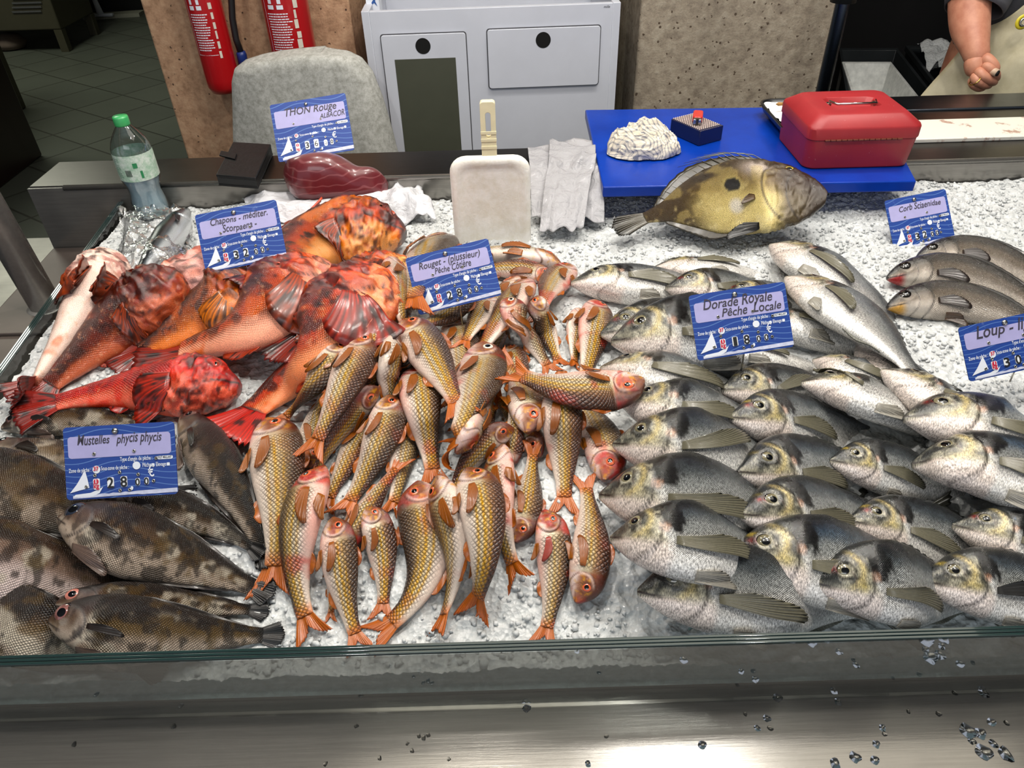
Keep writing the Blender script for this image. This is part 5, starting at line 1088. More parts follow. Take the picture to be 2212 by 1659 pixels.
nb.put(nb.b, 'Base Color', nb.mix(nb.math('MULTIPLY', st, .75), (*lin((232, 228, 216)), 1), (*lin((150, 84, 50)), 1))); nb.set(Roughness=.35)
yb0, yb1 = bz(2000, 301, ZL+.008)[1], bz(2000, 259, ZL+.008)[1]
o = MB().box((bz(1985, 290, ZL)[0]-.25, yb0, ZL), (XR+.85, yb1, ZL+.009)).build('cutting_board', nb.m, None, bevel=.002, origin=(1.4, (yb0+yb1)/2, ZL)); tag(o, 'long white cutting board with brown stains on the steel counter', 'cutting board')
# blue board
zb = .902; FL, FR, BL = bz(1303, 404, zb), bz(1980, 391, zb), bz(1264, 237, zb); exb = unit(FR-FL); dpb = BL-FL; dpb = dpb-exb*(dpb@exb)*.0
BR = FR+(BL-FL)-exb*.03; BR = bz(1895, 228, zb)
n = N('blue_board'); n.put(n.b, 'Base Color', n.ramp(n.noise(12, 5, .6, n.geo()), [(.3, tuple(lin((0, 46, 142)))), (.7, tuple(lin((4, 58, 164))))])); n.set(Roughness=.32); n.b.inputs['Specular IOR Level'].default_value = .3; n.bump(n.noise(240, 3, .6, n.geo()), .1, .001)
o = MB().prism([FL, FR, BR, BL], (0, 0, -.020)).build('blue_board', n.m, None, bevel=.0025, origin=(FL+FR+BL+BR)/4); tag(o, 'thick bright blue plastic chopping board bridging ledge and ice', 'cutting board')
# dish cloth
n = N('check_cloth'); at = n.t.nodes.new('ShaderNodeUVMap'); at.uv_map = 'UVMap'; sp3 = n.t.nodes.new('ShaderNodeSeparateXYZ'); n.put(sp3, 0, at.outputs[0])
a1 = n.math('LESS_THAN', n.math('FRACT', n.math('MULTIPLY', sp3.outputs[0], 13)), .32); a2 = n.math('LESS_THAN', n.math('FRACT', n.math('MULTIPLY', sp3.outputs[1], 10)), .32)
n.put(n.b, 'Base Color', n.mix(n.math('MULTIPLY', n.math('ADD', a1, n.math('MULTIPLY', a2, .7)), .5), (*lin((222, 212, 192)), 1), (*lin((98, 104, 120)), 1))); n.set(Roughness=.95); n.bump(n.noise(500, 2, .5, n.geo()), .4, .001)
nu, nv = 110, 110; u, v = np.meshgrid(np.linspace(0, 1, nu), np.linspace(0, 1, nv), indexing='ij'); th = u*2*PI; r = v
cc0 = bz(1392, 335, zb); rx = .5*np.linalg.norm(bz(1472, 330, zb)-bz(1314, 330, zb)); P = np.stack([np.cos(th)*r, np.sin(th)*r, 0*r], -1).reshape(-1, 3)
ed = np.clip(v.ravel(), 0, 1); hgt = np.sqrt(np.clip(1-ed**2.4, 0, 1)); X3 = np.stack([P[:, 0], P[:, 1], hgt], -1)
Xw = X3+1.1*np.stack([fbm(X3*1.5, 41, 2), fbm(X3*1.5, 42, 2), fbm(X3*1.5, 43, 2)], -1); f1 = ridged(Xw, 1.2, 4); f2 = ridged(Xw, 2.6, 9); rad = 1+.08*(f1)+.04*f2
V = np.stack([cc0[0]+P[:, 0]*rx*rad*.93, cc0[1]+.012+P[:, 1]*rx*.62*rad, zb+.003+hgt*(.036+.016*f1+.006*f2+.022*(fbm(X3*1.7, 31, 2)-.5))*np.clip(1.0+.3*P[:, 1]-.1*P[:, 0], .5, 1.5)], -1); V[:, 2] = np.maximum(V[:, 2], zb+.001)
I = np.arange(nu*nv).reshape(nu, nv); Fc = np.stack([I[:-1, :-1], I[1:, :-1], I[1:, 1:], I[:-1, 1:]], -1).reshape(-1, 4)
uvs = np.stack([P[:, 0]*.5+.12*f1+.5+.25*Xw[:, 1], P[:, 1]*.4+.06*f2+.5+.1*hgt-.2*Xw[:, 0]], -1)
o = link('dish_cloth', newmesh('dish_cloth', V-cc0, [tuple(f) for f in Fc], n.m, True, uv=uvs), None, cc0); tag(o, 'crumpled cream and grey checked dish cloth on the blue board', 'cloth')
# small navy box with lighter
zt = zb+.030; A = bz(1450, 257, zt); B_ = bz(1513, 284, zt); C_ = bz(1563, 271, zt); D_ = A+(C_-B_)
t = thing('navy_box', 'small dark navy box with rows of pale round tips on top', 'box', (A+C_)/2*[1, 1, 0]+[0, 0, zb])
MB().prism([A, B_, C_, D_], (0, 0, -.029)).build('case', plain('navy_plastic', (24, 30, 62), .25, coat=.5), t, bevel=.001)
ux, uy = (B_-A), (D_-A); q = MB()
for i in range(16):
    for j in range(11):
        c = A+ux*((i+.7)/17)+uy*((j+.7)/12); q.lathe([(.0016, 0), (.0015, .002), (.0008, .0026)], c, 6)
q = q.build('round_tips', plain('pale_tip', (206, 186, 176), .4), t, True)
c = (A+C_)/2+[0, 0, .003]; t = thing('lighter', 'red cigarette lighter lying on the small navy box', 'lighter', c)
x = unit(bz(1512, 268, zt)-bz(1510, 285, zt)); M = frame(c+[0, 0, .006], x, np.cross([0, 0, 1], x), [0, 0, 1])
P = rrect(.044, .020, .006, 4); MB().prism([(a+.008, b_, -.006) for a, b_ in P], (0, 0, .012)).build('body', flat('lighter_red', (206, 40, 34), .2, .8), t, M=M, bevel=.002)
MB().box((-.027, -.008, -.005), (-.0145, .008, .005)).build('metal_head', M_riv, t, M=M, bevel=.001)
MB().lathe([(.004, -.0055), (.004, .0055)], (-.024, 0, 0), 16).build('spark_wheel', M_dark, t, M=M)
# black tray with paper
za = zb+.030; Q = [bz(*p, za) for p in ((1645, 212), (1662, 250), (1722, 290), (1800, 205))]
c0 = bz(1712, 240, za); t = thing('black_tray', 'black plastic tray lined with white paper behind the red cash box', 'tray', c0*[1, 1, 0]+[0, 0, zb])
x0, x1 = bz(1650, 230, za)[0], bz(1650, 230, za)[0]+.22; y0, y1 = bz(1690, 284, za)[1], bz(1690, 212, za)[1]; cxy = ((x0+x1)/2, (y0+y1)/2)
rr_ = lambda ins, z_: [(a, b_, z_) for a, b_ in rrect(x1-x0-2*ins, y1-y0-2*ins, .03-min(ins, .02)*.5, 5, *cxy)]
MB().loft([rr_(.022, zb+.0005), rr_(.008, zb+.012), rr_(0, za), rr_(.004, za), rr_(.012, zb+.014), rr_(.024, zb+.006)]).build('shell', plain('black_plastic', (16, 17, 20), .3, coat=.3), t, True)
def pap(u, v):
    P = np.stack([x0+.010+(x1-x0-.02)*u, y0+.012+(y1-y0-.02)*v, 0*u+za-.004], -1); P[:, 2] += .014*ridged(P, 22, 12)*.5-.006+.01*sst(.5, 0, v); return P
sheet_grid('paper_lining', plain('white_paper', (236, 236, 234), .8), pap, 40, 40, .0008, t)
b0, b1 = bz(1676, 225, za+.012), bz(1720, 224, za+.012); t = thing('small_brush', 'small brush with brown tip lying on the white paper in the black tray', 'brush', b0)
MB().tube([b0+(b1-b0)*.35, b1+(b1-b0)*1.0], .0024, 10).build('handle', M_riv, t, True); MB().tube([b0, b0+(b1-b0)*.12, b0+(b1-b0)*.36], [.0006, .0036, .0030], 10).build('tip', plain('brown_bristle', (164, 120, 60), .7), t, True)
# cash box
bl, br_ = bz(1741, 364, zb), bz(1953, 358, zb); ex = unit(br_-bl); ez = np.array([0, 0, 1.0]); ey = np.cross(ez, ex); wB = np.linalg.norm(br_-bl); dB = .158; M = frame(bl, ex, ey, ez)
t = thing('cash_box', 'red metal cash box with chrome carrying handle standing on the blue board', 'cash box', bl+ex*wB/2+ey*dB/2)
n = N('red_enamel'); sc = n.noise(160, 5, .75, n.geo()); cr = n.mix(n.math('MULTIPLY', n.ramp(sc, [(.66, (0, 0, 0)), (.72, (1, 1, 1))]), .5), n.ramp(n.noise(9, 3, .6, n.geo()), [(.3, tuple(lin((144, 30, 36)))), (.7, tuple(lin((164, 40, 44))))]), (*lin((228, 190, 180)), 1)); n.put(n.b, 'Base Color', cr); n.set(Roughness=.45); n.b.inputs['Coat Weight'].default_value = .0; M_cb = n.m
def rb(e, z_, r=.02): return [(a, b_, z_) for a, b_ in rrect(wB+2*e, dB+2*e, r, 6, wB/2, dB/2)]
MB().loft([rb(.003, 0), rb(.006, .002), rb(.0095, .052), rb(.0098, .055)]).build('body', M_cb, t, M=M, smooth=False, bevel=.0015)
ld = MB().loft([rb(.0112, .0555), rb(.0112, .074, .02), rb(.0095, .078), rb(-.010, .093, .018), rb(-.014, .0945, .017), rb(-.030, .0945, .014)], cap=False)
V = []; k = len(ld.V)-28; 
# lid top with oval recess
ring = rb(-.030, .0945, .014); nR = len(ring); rec = [[(wB/2+a*math.cos(q), dB*.50+b_*math.sin(q), z_) for q in [math.atan2(p[1]-dB/2, (p[0]-wB/2)*dB/wB) for p in ring]] for a, b_, z_ in ((.058, .036, .0945), (.054, .032, .090), (.050, .027, .0835), (.02, .01, .082))]
m = MB().loft([rb(.0112, .0555), rb(.0112, .074), rb(.0095, .078), rb(-.010, .093, .018), rb(-.014, .0945, .017), ring]+rec); m.build('lid', M_cb, t, M=M, smooth=False, bevel=.0008)
hc = (wB/2, dB*.42); m = MB(); P = [(hc[0]-.043, hc[1]+.014, .090), (hc[0]-.043, hc[1]+.012, .0965), (hc[0]-.036, hc[1]-.008, .0975), (hc[0]+.036, hc[1]-.008, .0975), (hc[0]+.043, hc[1]+.012, .0965), (hc[0]+.043, hc[1]+.014, .090)]
hd = m.tube(P, .0022, 10).build('handle', steel('chrome', (200, 196, 190), .12, (20, 20, 20), .1), t, True, M=M)
for sx in (-.043, .043): MB().box((hc[0]+sx-.004, hc[1]+.009, .083), (hc[0]+sx+.004, hc[1]+.019, .0935)).build('handle_mount', M_riv, t, M=M, bevel=.001)
MB().box((hc[0]-.026, hc[1]-.001, .0845), (hc[0]+.022, hc[1]+.009, .0850)).build('white_label', flat('label_edge', (216, 190, 190)), t, M=M); MB().box((hc[0]-.024, hc[1]+.0005, .0851), (hc[0]+.020, hc[1]+.0075, .0853)).build('red_label_field', flat('label_red', (180, 40, 44)), t, M=M)
hn = MB()
for i in range(14): hn.tube([(wB*.10+i*wB*.055, -.0115, .0555), (wB*.10+(i+.86)*wB*.055, -.0115, .0555)], .0021, 8)
hn.build('hinge', plain('rusty_hinge', (120, 60, 44), .5, .4, .3, 90), t, M=M)
# ================================================================ the hall behind
n = N('grey_floor_tiles'); pos = n.geo(); mp = n.t.nodes.new('ShaderNodeMapping'); n.put(mp, 'Vector', pos); mp.inputs['Rotation'].default_value = (0, 0, .0)
br = n.t.nodes.new('ShaderNodeTexBrick'); n.put(br, 'Vector', mp.outputs[0]); br.offset = 0.0; br.inputs['Scale'].default_value = 1; br.inputs['Brick Width'].default_value = .33; br.inputs['Row Height'].default_value = .33; br.inputs['Mortar Size'].default_value = .006
br.inputs['Color1'].default_value = c4((104, 108, 96)); br.inputs['Color2'].default_value = c4((92, 96, 86)); br.inputs['Mortar'].default_value = c4((58, 58, 50))
mp.inputs['Rotation'].default_value = (0, 0, .62)
n.put(n.b, 'Base Color', n.mix(n.math('MULTIPLY', n.noise(2.2, 5, .6, pos), .6), br.outputs['Color'], (*lin((70, 72, 62)), 1))); n.set(Roughness=.42); n.bump(br.outputs['Fac'], -.2, .003)
struct(MB().box((-9, -3, -.05), (9, 9, 0)).build('floor', n.m))
M_wall = plain('dark_wall_paint', (20, 18, 16), .9, 0, .1, 6); M_wl = plain('hall_wall_paint', (140, 138, 130), .9)
struct(MB().box((-9, 8.95, .001), (9, 9, 3.2)).build('wall_back', plain('far_wall', (60, 58, 52), .9)))
struct(MB().box((-9, -3, .001), (-8.95, 8.94, 3.2)).build('wall_left', M_wl)); struct(MB().box((8.95, -3, .001), (9, 8.94, 3.2)).build('wall_right', M_wl))
struct(MB().box((-9, -3, 3.201), (9, 9, 3.25)).build('ceiling', plain('ceiling_paint', (205, 203, 196), .9)))
# black backdrop wall added for the unlit depth behind the stand
xcl = by(300, 0, 2.25); colY = 2.25
n = N('pebbled_concrete'); s1 = n.noise(38, 6, .7, n.geo()); v = n.t.nodes.new('ShaderNodeTexVoronoi'); v.inputs['Scale'].default_value = 55; n.put(v, 'Vector', n.geo())
cc = n.ramp(s1, [(.3, tuple(lin((146, 112, 84)))), (.5, tuple(lin((184, 146, 114)))), (.75, tuple(lin((206, 172, 138))))]); cc = n.mix(n.math('MULTIPLY', n.math('LESS_THAN', v.outputs['Distance'], .20), n.math('GREATER_THAN', n.noise(60, 2, .5, n.geo()), .56)), cc, (*lin((84, 62, 48)), 1))
n.put(n.b, 'Base Color', cc); n.set(Roughness=.85); n.bump(s1, .6, .006); M_conc = n.m
n = N('pebbled_concrete_grey'); s1 = n.noise(38, 6, .7, n.geo()); v = n.t.nodes.new('ShaderNodeTexVoronoi'); v.inputs['Scale'].default_value = 60; n.put(v, 'Vector', n.geo())
cc = n.ramp(s1, [(.3, tuple(lin((120, 108, 94)))), (.5, tuple(lin((152, 140, 122)))), (.75, tuple(lin((178, 168, 150))))]); cc = n.mix(n.math('MULTIPLY', n.math('LESS_THAN', v.outputs['Distance'], .22), n.math('GREATER_THAN', n.noise(60, 2, .5, n.geo()), .54)), cc, (*lin((80, 66, 52)), 1))
n.put(n.b, 'Base Color', cc); n.set(Roughness=.85); n.bump(s1, .6, .006); M_conc2 = n.m
xa = by(352, 165, colY)[0]; xb = by(762, 60, colY)[0]
o = MB().box((xa, colY, .001), (xb, colY+.5, 3.2)).build('wall_column', M_conc, bevel=.006); struct(o); o.name = 'wall_column_left'
xa2 = by(1376, 120, colY-.02)[0]; xb2 = by(1785, 110, colY-.02)[0]
o = MB().box((xa2, colY-.02, .001), (xb2, colY+.5, 3.2)).build('wall_column_right', M_conc2, bevel=.006); struct(o)
struct(MB().box((xa+.05, colY+.9, .001), (4.5, colY+.98, 3.2)).build('wall_unlit_backdrop', plain('unlit_black_backdrop', (9, 8, 8), .95, 0, .1, 6)))  # near-black colour stands for the darkness behind the columns and crates
# white cabinet
Yc = 2.06
def q(px, py): return by(px, py, Yc)
xl = q(795, 130)[0]; xr = q(1337, 100)[0]; zt_ = q(1060, 15)[2]; print('cab', xl, xr, zt_) if 0 else None
M_cab = plain('white_laminate', (196, 199, 208), .5, 0, .04, 8)
c = np.array([(xl+xr)/2, Yc+.2, 0]); t = thing('white_cabinet', 'white laminate cabinet with two round finger holes and a dark panel, between the columns', 'cabinet', c)
yaw = .03; Rz = np.array([[math.cos(yaw), -math.sin(yaw), 0], [math.sin(yaw), math.cos(yaw), 0], [0, 0, 1]]); M = np.eye(4); M[:3, :3] = Rz; M[:3, 3] = [(xl+xr)/2, Yc, 0]
hw = (xr-xl)/2
def loc(px, py):                        # pixel -> cabinet front coordinates
    nrm = Rz@np.array([0, 1, 0]); d = ray(px, py); k = ((M[:3, 3]-CAM)@nrm)/(d@nrm); p = Rz.T@(CAM+d*k-M[:3, 3]); return p[0], p[2]
m = MB()
m.box((-hw, 0, .002), (-hw+.02, .42, zt_)); m.box((hw-.02, 0, .002), (hw, .42, zt_)); m.box((-hw+.02, 0, .08), (hw-.02, .018, zt_-.001)); m.box((-hw+.02, .40, .08), (hw-.02, .42, zt_)); m.box((-hw+.02, .018, zt_-.20), (hw-.02, .40, zt_-.185))
m.build('carcass', M_cab, t, M=M, bevel=.0015)
M_gap = flat('shadow_gap', (70, 70, 74), .9, 0)
def panelbox(nm, P, hole, inner=None):
    (ax, az), (bx, bz_) = P; q_ = MB(); w_, h_ = bx-ax, bz_-az
    m = MB(); m.prism([(a, -.0005, b_) for a, b_ in rrect(w_, h_, .008, 4, (ax+bx)/2, (az+bz_)/2)], (0, -.0004, 0)); m.build('gap_line', M_gap, t, M=M)
    m = MB(); m.prism([(a, -.001, b_) for a, b_ in rrect(w_-.005, h_-.005, .007, 4, (ax+bx)/2, (az+bz_)/2)], (0, -.006, 0)); p = m.build(nm, M_cab, t, M=M, bevel=.001)
    m = MB(); m.prism([(hole[0]+.0195*math.cos(a), -.0072, hole[1]+.0195*math.sin(a)) for a in np.linspace(0, 2*PI, 32, endpoint=False)], (0, -.0004, 0)); m.build('finger_hole', flat('hole_black', (3, 3, 3), 1, 0), p, M=M)
    if inner:
        (ax, az), (bx, bz_) = inner; m = MB(); m.box((ax, -.0078, az), (bx, -.0072, bz_)); m.build('dark_inset', plain('olive_dark_panel', (72, 74, 62), .4, 0, .12, 5), p, M=M)
a0 = loc(820, 75); a1 = loc(1007, 66); d0 = loc(1050, 63); d1 = loc(1299, 51); d2 = loc(1295, 183); hol = loc(914, 98); i0 = loc(853, 128); i1 = loc(984, 122)
panelbox('door', ((a0[0], .10), (a1[0], (a0[1]+a1[1])/2)), hol, ((i0[0], .2), (i1[0], (i0[1]+i1[1])/2)))
panelbox('drawer', ((d0[0]+.0, d2[1]), (d1[0], (d0[1]+d1[1])/2)), loc(1173, 85))
g_ = MB(); put_text(g_, 'mille', *loc(1304, 17), 0, .0085, .3); V = [(a, -.0006, b_) for a, b_, _ in g_.V]; g2 = MB(); g2.add(V, g_.F); g2.build('small_logo', M_black, t, M=M)
bx_ = by(805, 10, Yc+.08); t = thing('paper_carton', 'small white carton with a blue bird print inside the top left of the cabinet', 'box', (bx_[0], bx_[1], zt_-.184))
hx_ = .017; zc = zt_-.184; MB().box((bx_[0]-hx_, bx_[1], zc), (bx_[0]+hx_, bx_[1]+.05, zt_+.06)).build('carton', M_white, t, bevel=.001)
m = MB(); m.add([(bx_[0]+hx_*a, bx_[1]-.0008, zt_+b_) for a, b_ in ((-.2, -.004), (.25, .002), (.7, -.006), (.45, .006), (.6, .015), (.2, .010), (-.1, .004))], [tuple(range(7))]); m.build('blue_bird_print', flat('bird_blue', (30, 80, 150)), t)
# draped chair
Yk = 1.93; t = thing('draped_chair', 'chair covered by a grey-white cloth in front of the left column', 'chair', (by(670, 250, Yk)[0], Yk+.1, 0))
pts = [(497, 330), (494, 250), (491, 185), (497, 158), (520, 140), (560, 128), (620, 120), (690, 117), (745, 122), (775, 135), (800, 165), (822, 220), (842, 290), (853, 335)]
W3 = [by(a, b_, Yk) for a, b_ in pts]; Wt = np.array([[p[0], p[2]] for p in W3])
L0, L1 = Wt[0], Wt[-1]; nU, nV = 90, 70
from_top = Wt
def chf(u, v):
    # u across, v from top down; the top edge is rolled over the chair back
    k = np.cumsum([0]+[np.linalg.norm(Wt[i+1]-Wt[i]) for i in range(len(Wt)-1)]); k /= k[-1]
    # left and right outlines by height
    zz = Wt[:, 1]; ztop = zz.max(); itop = int(np.argmax(zz)); zlow = ztop-.62
    lx = lambda z: np.interp(-z, -zz[:itop+1][::-1], Wt[:itop+1, 0][::-1]); rx = lambda z: np.interp(-z, -zz[itop:], Wt[itop:, 0])
    z = ztop-(ztop-zlow)*v**1.6; a, b_ = lx(z), rx(z); b_ = b_+np.maximum(0, zz[-1]-z)*.18; a = a-np.maximum(0, zz[0]-z)*.05
    x = a+(b_-a)*(.5-.5*np.cos(PI*u)); s = np.abs(2*u-1)
    y = Yk+.03-.03*np.sqrt(np.clip(1-(1-np.clip(v*6, 0, 1))**2, 0, 1))+.05*s**4-.02*(1-s**2)
    y += -.022*sst(.25, .9, v)*np.sin(u*17+2*v)*np.abs(2*u-1)**.7+.010*(fbm(np.stack([x*9, z*4, 0*x], -1), 3)-.5)
    return np.stack([x, y, z], -1)
n = N('grey_white_cloth'); n.put(n.b, 'Base Color', n.ramp(n.noise(75, 5, .8, n.geo()), [(.38, tuple(lin((150, 150, 142)))), (.62, tuple(lin((188, 188, 182))))])); n.set(Roughness=.95); n.bump(n.noise(500, 2, .5, n.geo()), .3, .001)
sheet_grid('cloth_cover', n.m, chf, nU, nV, .03, t)
xm = by(670, 250, Yk)[0]; M_leg = plain('grey_metal_leg', (70, 70, 70), .4, .6)
MB().box((xm-.19, Yk+.06, .42), (xm+.19, Yk+.45, .46)).build('seat', M_leg, t, bevel=.01)
for sx in (-.17, .17):
    for sy in (.09, .42): MB().tube([(xm+sx, Yk+sy, .42), (xm+sx*1.05, Yk+sy, .001)], .011).build('leg', M_leg, t, True)
# fire extinguishers
def exting(px, py, Y, r, label, seedx):
    b0 = by(px, py, Y); t = thing('fire_extinguisher', label, 'fire extinguisher', b0, 'red fire extinguishers on the left column')
    n_ = N('extinguisher_red'); n_.b.inputs['Base Color'].default_value = c4((168, 16, 22)); n_.set(Roughness=.3); n_.b.inputs['Coat Weight'].default_value = .5
    MB().lathe([(.02, 0), (r*.8, .004), (r*.97, .02), (r, .04), (r, .50), (r*.9, .54), (r*.5, .575), (.016, .59), (.016, .61)], b0, 40).build('cylinder', n_.m, t, True)
    m = MB(); rr = r+.0006
    def patch(a0, a1, z0, z1): m.add([(b0[0]+rr*math.cos(math.radians(a)), b0[1]+rr*math.sin(math.radians(a)), b0[2]+z) for a, z in [(a0+(a1-a0)*i/4, z0) for i in range(5)]+[(a1-(a1-a0)*i/4, z1) for i in range(5)]], [tuple(range(10))])
    zz = .12; rg = random.Random(seedx)
    for k in range(15):
        w_ = 55 if k % 5 else 46; a0 = 232+rg.uniform(0, 4); a = a0
        while a < a0+w_-4: d = rg.uniform(2.5, 9); patch(a, a+d, zz, zz+.0026); a += d+1.2
        zz += .0062
    for a0, s_ in ((238, .022), (262, .022)): patch(a0, a0+16, zz+.006, zz+.006+s_*.45); patch(a0+3, a0+12, zz+.019, zz+.019+s_*.5)
    patch(226, 296, zz+.034, zz+.0352); patch(226, 296, .108, .1092); patch(225.2, 226.4, .108, zz+.0352)
    zz += .045
    for k in range(4): patch(232, 240, zz, zz+.011); patch(246, 246+rg.uniform(18, 34), zz+.003, zz+.0055); patch(246, 246+rg.uniform(10, 24), zz+.008, zz+.0095); zz += .017
    patch(236, 282, zz+.01, zz+.015)
    m.build('instruction_print', M_white, t); m = MB(); rr = r+.0009
    for k in range(12): a = 300+rg.uniform(-3, 3); patch(a, a+rg.uniform(6, 13), .10+k*.024, .10+k*.024+rg.uniform(.014, .024))
    m.build('torn_label', plain('paper_scrap', (206, 200, 186), .8), t)
    MB().box((b0[0]-.02, b0[1]+r-.004, b0[2]+.3), (b0[0]+.02, b0[1]+r+.03, b0[2]+.36)).build('wall_bracket', M_dark, t)
    MB().tube([b0+[0, 0, .61], b0+[0, -.02, .65], b0+[.03, -.09, .66]], .009).build('valve_lever', M_black, t, True)
exting(489, 199, 2.16, .046, 'red fire extinguisher with white instructions hanging left of the black hose', 3)
exting(652, 195, 2.16, .060, 'fatter red fire extinguisher directly behind the draped chair', 8)
hp = [by(a, b_, 2.17) for a, b_ in ((497, -60), (500, 0), (502, 40), (510, 85), (522, 118), (530, 160))]
t = thing('extinguisher_hose', 'black rubber hose with blue end sleeve between the two extinguishers', 'hose', hp[-1])
MB().tube(hp[:5], .0085).build('rubber_hose', M_black, t, True); MB().tube([hp[3]*.2+hp[4]*.8, hp[4], hp[5]], [.012, .0135, .013]).build('blue_sleeve', plain('blue_plastic', (22, 44, 110), .4), t, True)
# far left: locker, dark cabinet, door with squeegee
A = bz(150, 112, 0); B_ = bz(193, 73, 0); M_lk = plain('olive_grey_metal', (84, 80, 62), .5, .2, .12, 4); t = thing('metal_locker', 'low olive-grey metal locker on feet with vent slots, upper left', 'locker', (A+B_)/2)
dx = 1.1; zl_ = .16; hh = 1.1
MB().box((A[0]-dx, A[1], zl_), (A[0], B_[1], hh)).build('body', M_lk, t, bevel=.01)
for (x, y) in ((A[0]-.06, A[1]), (A[0]-.06, B_[1]-.06), (A[0]-dx, A[1]), (A[0]-dx, B_[1]-.06)): MB().box((x, y, .001), (x+.06, y+.06, zl_)).build('foot', M_lk, t)
vs = by(45, 10, A[1]-.004); 
for k in range(5): v0 = by(58, 25-9.5*k, A[1]-.004); MB().box((v0[0]-.11, A[1]-.008, v0[2]-.006), (v0[0]+.11, A[1]-.001, v0[2]+.006)).build('vent_slot', M_riv, t)
m = bz(28, 112, 0); t2 = MB().lathe([(.02, .001), (.10, .01), (.12, .05), (.08, .10), (.02, .12)], bz(28, 105, 0), 20).build('cloth_bundle', plain('pale_cloth', (120, 104, 92), .9), None, True, origin=bz(28, 105, 0)); tag(t2, 'pale bundled rag on the floor under the locker', 'rag')
C_ = bz(93, 336, 0); M_db = plain('dark_brown_metal', (30, 12, 10), .35, 0, .2, 5, coat=.2)
o = MB().box((C_[0]-1.4, C_[1]-.62, .001), (C_[0], C_[1], 1.0)).build('dark_cabinet', M_db, None, bevel=.01, origin=C_); tag(o, 'dark reddish-brown cabinet at the left edge behind the post', 'cabinet')
D_ = bz(58, 232, 0); o = MB().box((D_[0]-1.0, C_[1]+.01, .001), (D_[0], D_[1], 1.2)).build('grey_side_unit', M_lk, None, bevel=.008, origin=D_); tag(o, 'grey-green metal unit between the dark cabinet and the locker', 'cabinet')
E0, E1 = bz(180, 44, 0), bz(302, 36, 0); 
o = MB().prism([E0, E1, E1+[0, .14, 0], E0+[0, .14, 0]], (0, 0, .03)).build('trim_1', plain('pale_sill', (170, 168, 150), .5)); struct(o)
struct(MB().prism([E0+[0, .2, .0], E1+[0.3, .2, .0], E1+[.3, .25, .0], E0+[0, .25, 0]], (0, 0, .35)).build('door_1', flat('door_black', (6, 6, 6), .8, 0)))
struct(MB().prism([E0+[0, .18, .3502], E1+[.3, .18, .3502], E1+[.3, .25, .3502], E0+[0, .25, .3502]], (0, 0, .9)).build('wall_far', plain('pale_far_wall', (150, 148, 140), .7)))
sq = bz(219, 36, .03); t = thing('floor_squeegee', 'white floor squeegee with grey handle leaning at the far door sill', 'squeegee', sq); MB().box((sq[0]-.11, sq[1]-.02, .031), (sq[0]+.11, sq[1]+.02, .055)).build('head', M_white, t, bevel=.008); MB().tube([sq+[0, 0, .02], sq+[-.02, .02, .14]], [.03, .02]).build('socket', M_white, t, True); MB().tube([sq+[-.02, .02, .14], sq+[-.16, .05, 1.1]], .012).build('handle', M_leg, t, True)
# reflective dark plate left of bottle (rear left corner of the ledge)
# vertical dark pole
pp = by(1776, 200, 1.93); t = thing('dark_pole', 'dark blue-grey steel pole at the edge of the right column', 'pole', (pp[0], 1.93, 0)); MB().tube([(pp[0], 1.93, .001), (pp[0], 1.93, 2.4)], .0165, 20).build('tube', steel('blue_black_steel', (70, 80, 96), .3), t, True)
z_ = by(1820, 0, 1.93)[2]; MB().tube([(pp[0], 1.93, z_-.004), (pp[0], 1.93, z_+.10)], .030, 20).build('joint_collar', plain('black_joint', (26, 28, 30), .5), t, True)
# crates
M_crate = plain('black_crate_plastic', (34, 38, 40), .45, 0, .15, 20, coat=.2); zc_ = .70
def crate(P, label, grp, hh=.24, inner=None):
    P = [np.array(p) for p in P]; c = sum(P)/4; t = thing('fish_crate', label, 'crate', c*[1, 1, 0]+[0, 0, zc_-hh], grp)
    def rg(k, z): return [tuple((c+(p-c)*k)*[1, 1, 0]+[0, 0, z]) for p in P]
    MB().loft([rg(.96, zc_-hh), rg(1, zc_-.02), rg(1.03, zc_-.018), rg(1.03, zc_), rg(.95, zc_), rg(.90, zc_-hh+.01)]).build('shell', M_crate, t, bevel=.003); return t, c, rg
q0, q1, q2, q3 = bz(1812, 260, zc_), bz(2010, 230, zc_), bz(1945, 105, zc_), bz(1818, 108, zc_)
ux = unit(q1-q0); 
t, c, rg = crate([bz(1840, 262, zc_), bz(2060, 262, zc_), bz(1938, 105, zc_), bz(1815, 105, zc_)], 'black plastic crate holding a white foam box behind the counter', 'black crates behind the counter')
MB().box((c[0]+.25, 2.5, .001), (c[0]+.3, 2.6, .1)) 
n = N('styrofoam'); n.put(n.b, 'Base Color', n.ramp(n.noise(50, 4, .6, n.geo()), [(.3, tuple(lin((196, 198, 194)))), (.7, tuple(lin((232, 233, 228))))])); n.set(Roughness=.6)
tb = thing('foam_box', 'open white foam box with a dark speck inside the left black crate', 'box', c*[1, 1, 0]+[0, 0, zc_-.2])
Q = [bz(1850, 262, zc_+.005), bz(2040, 262, zc_+.005), bz(1928, 125, zc_+.005), bz(1807, 125, zc_+.005)]; cq = sum(Q)/4
def r2(k, z): return [tuple((cq+(p-cq)*k)*[1, 1, 0]+[0, 0, z]) for p in Q]
MB().loft([r2(.84, zc_-.16), r2(.87, zc_+.004), r2(.79, zc_+.006), r2(.62, zc_-.09)]).build('foam_shell', n.m, tb, bevel=.003)
o = MB().lathe([(.001, 0), (.012, .002), (.008, .006), (.001, .007)], bz(1888, 174, zc_-.0885), 12).build('dark_speck', M_black, tb, True)
t, c, rg = crate([bz(2085, 262, zc_), bz(2300, 262, zc_), bz(2130, 100, zc_), bz(1960, 100, zc_)], 'black plastic crate full of ice behind the vendor arm', 'black crates behind the counter')
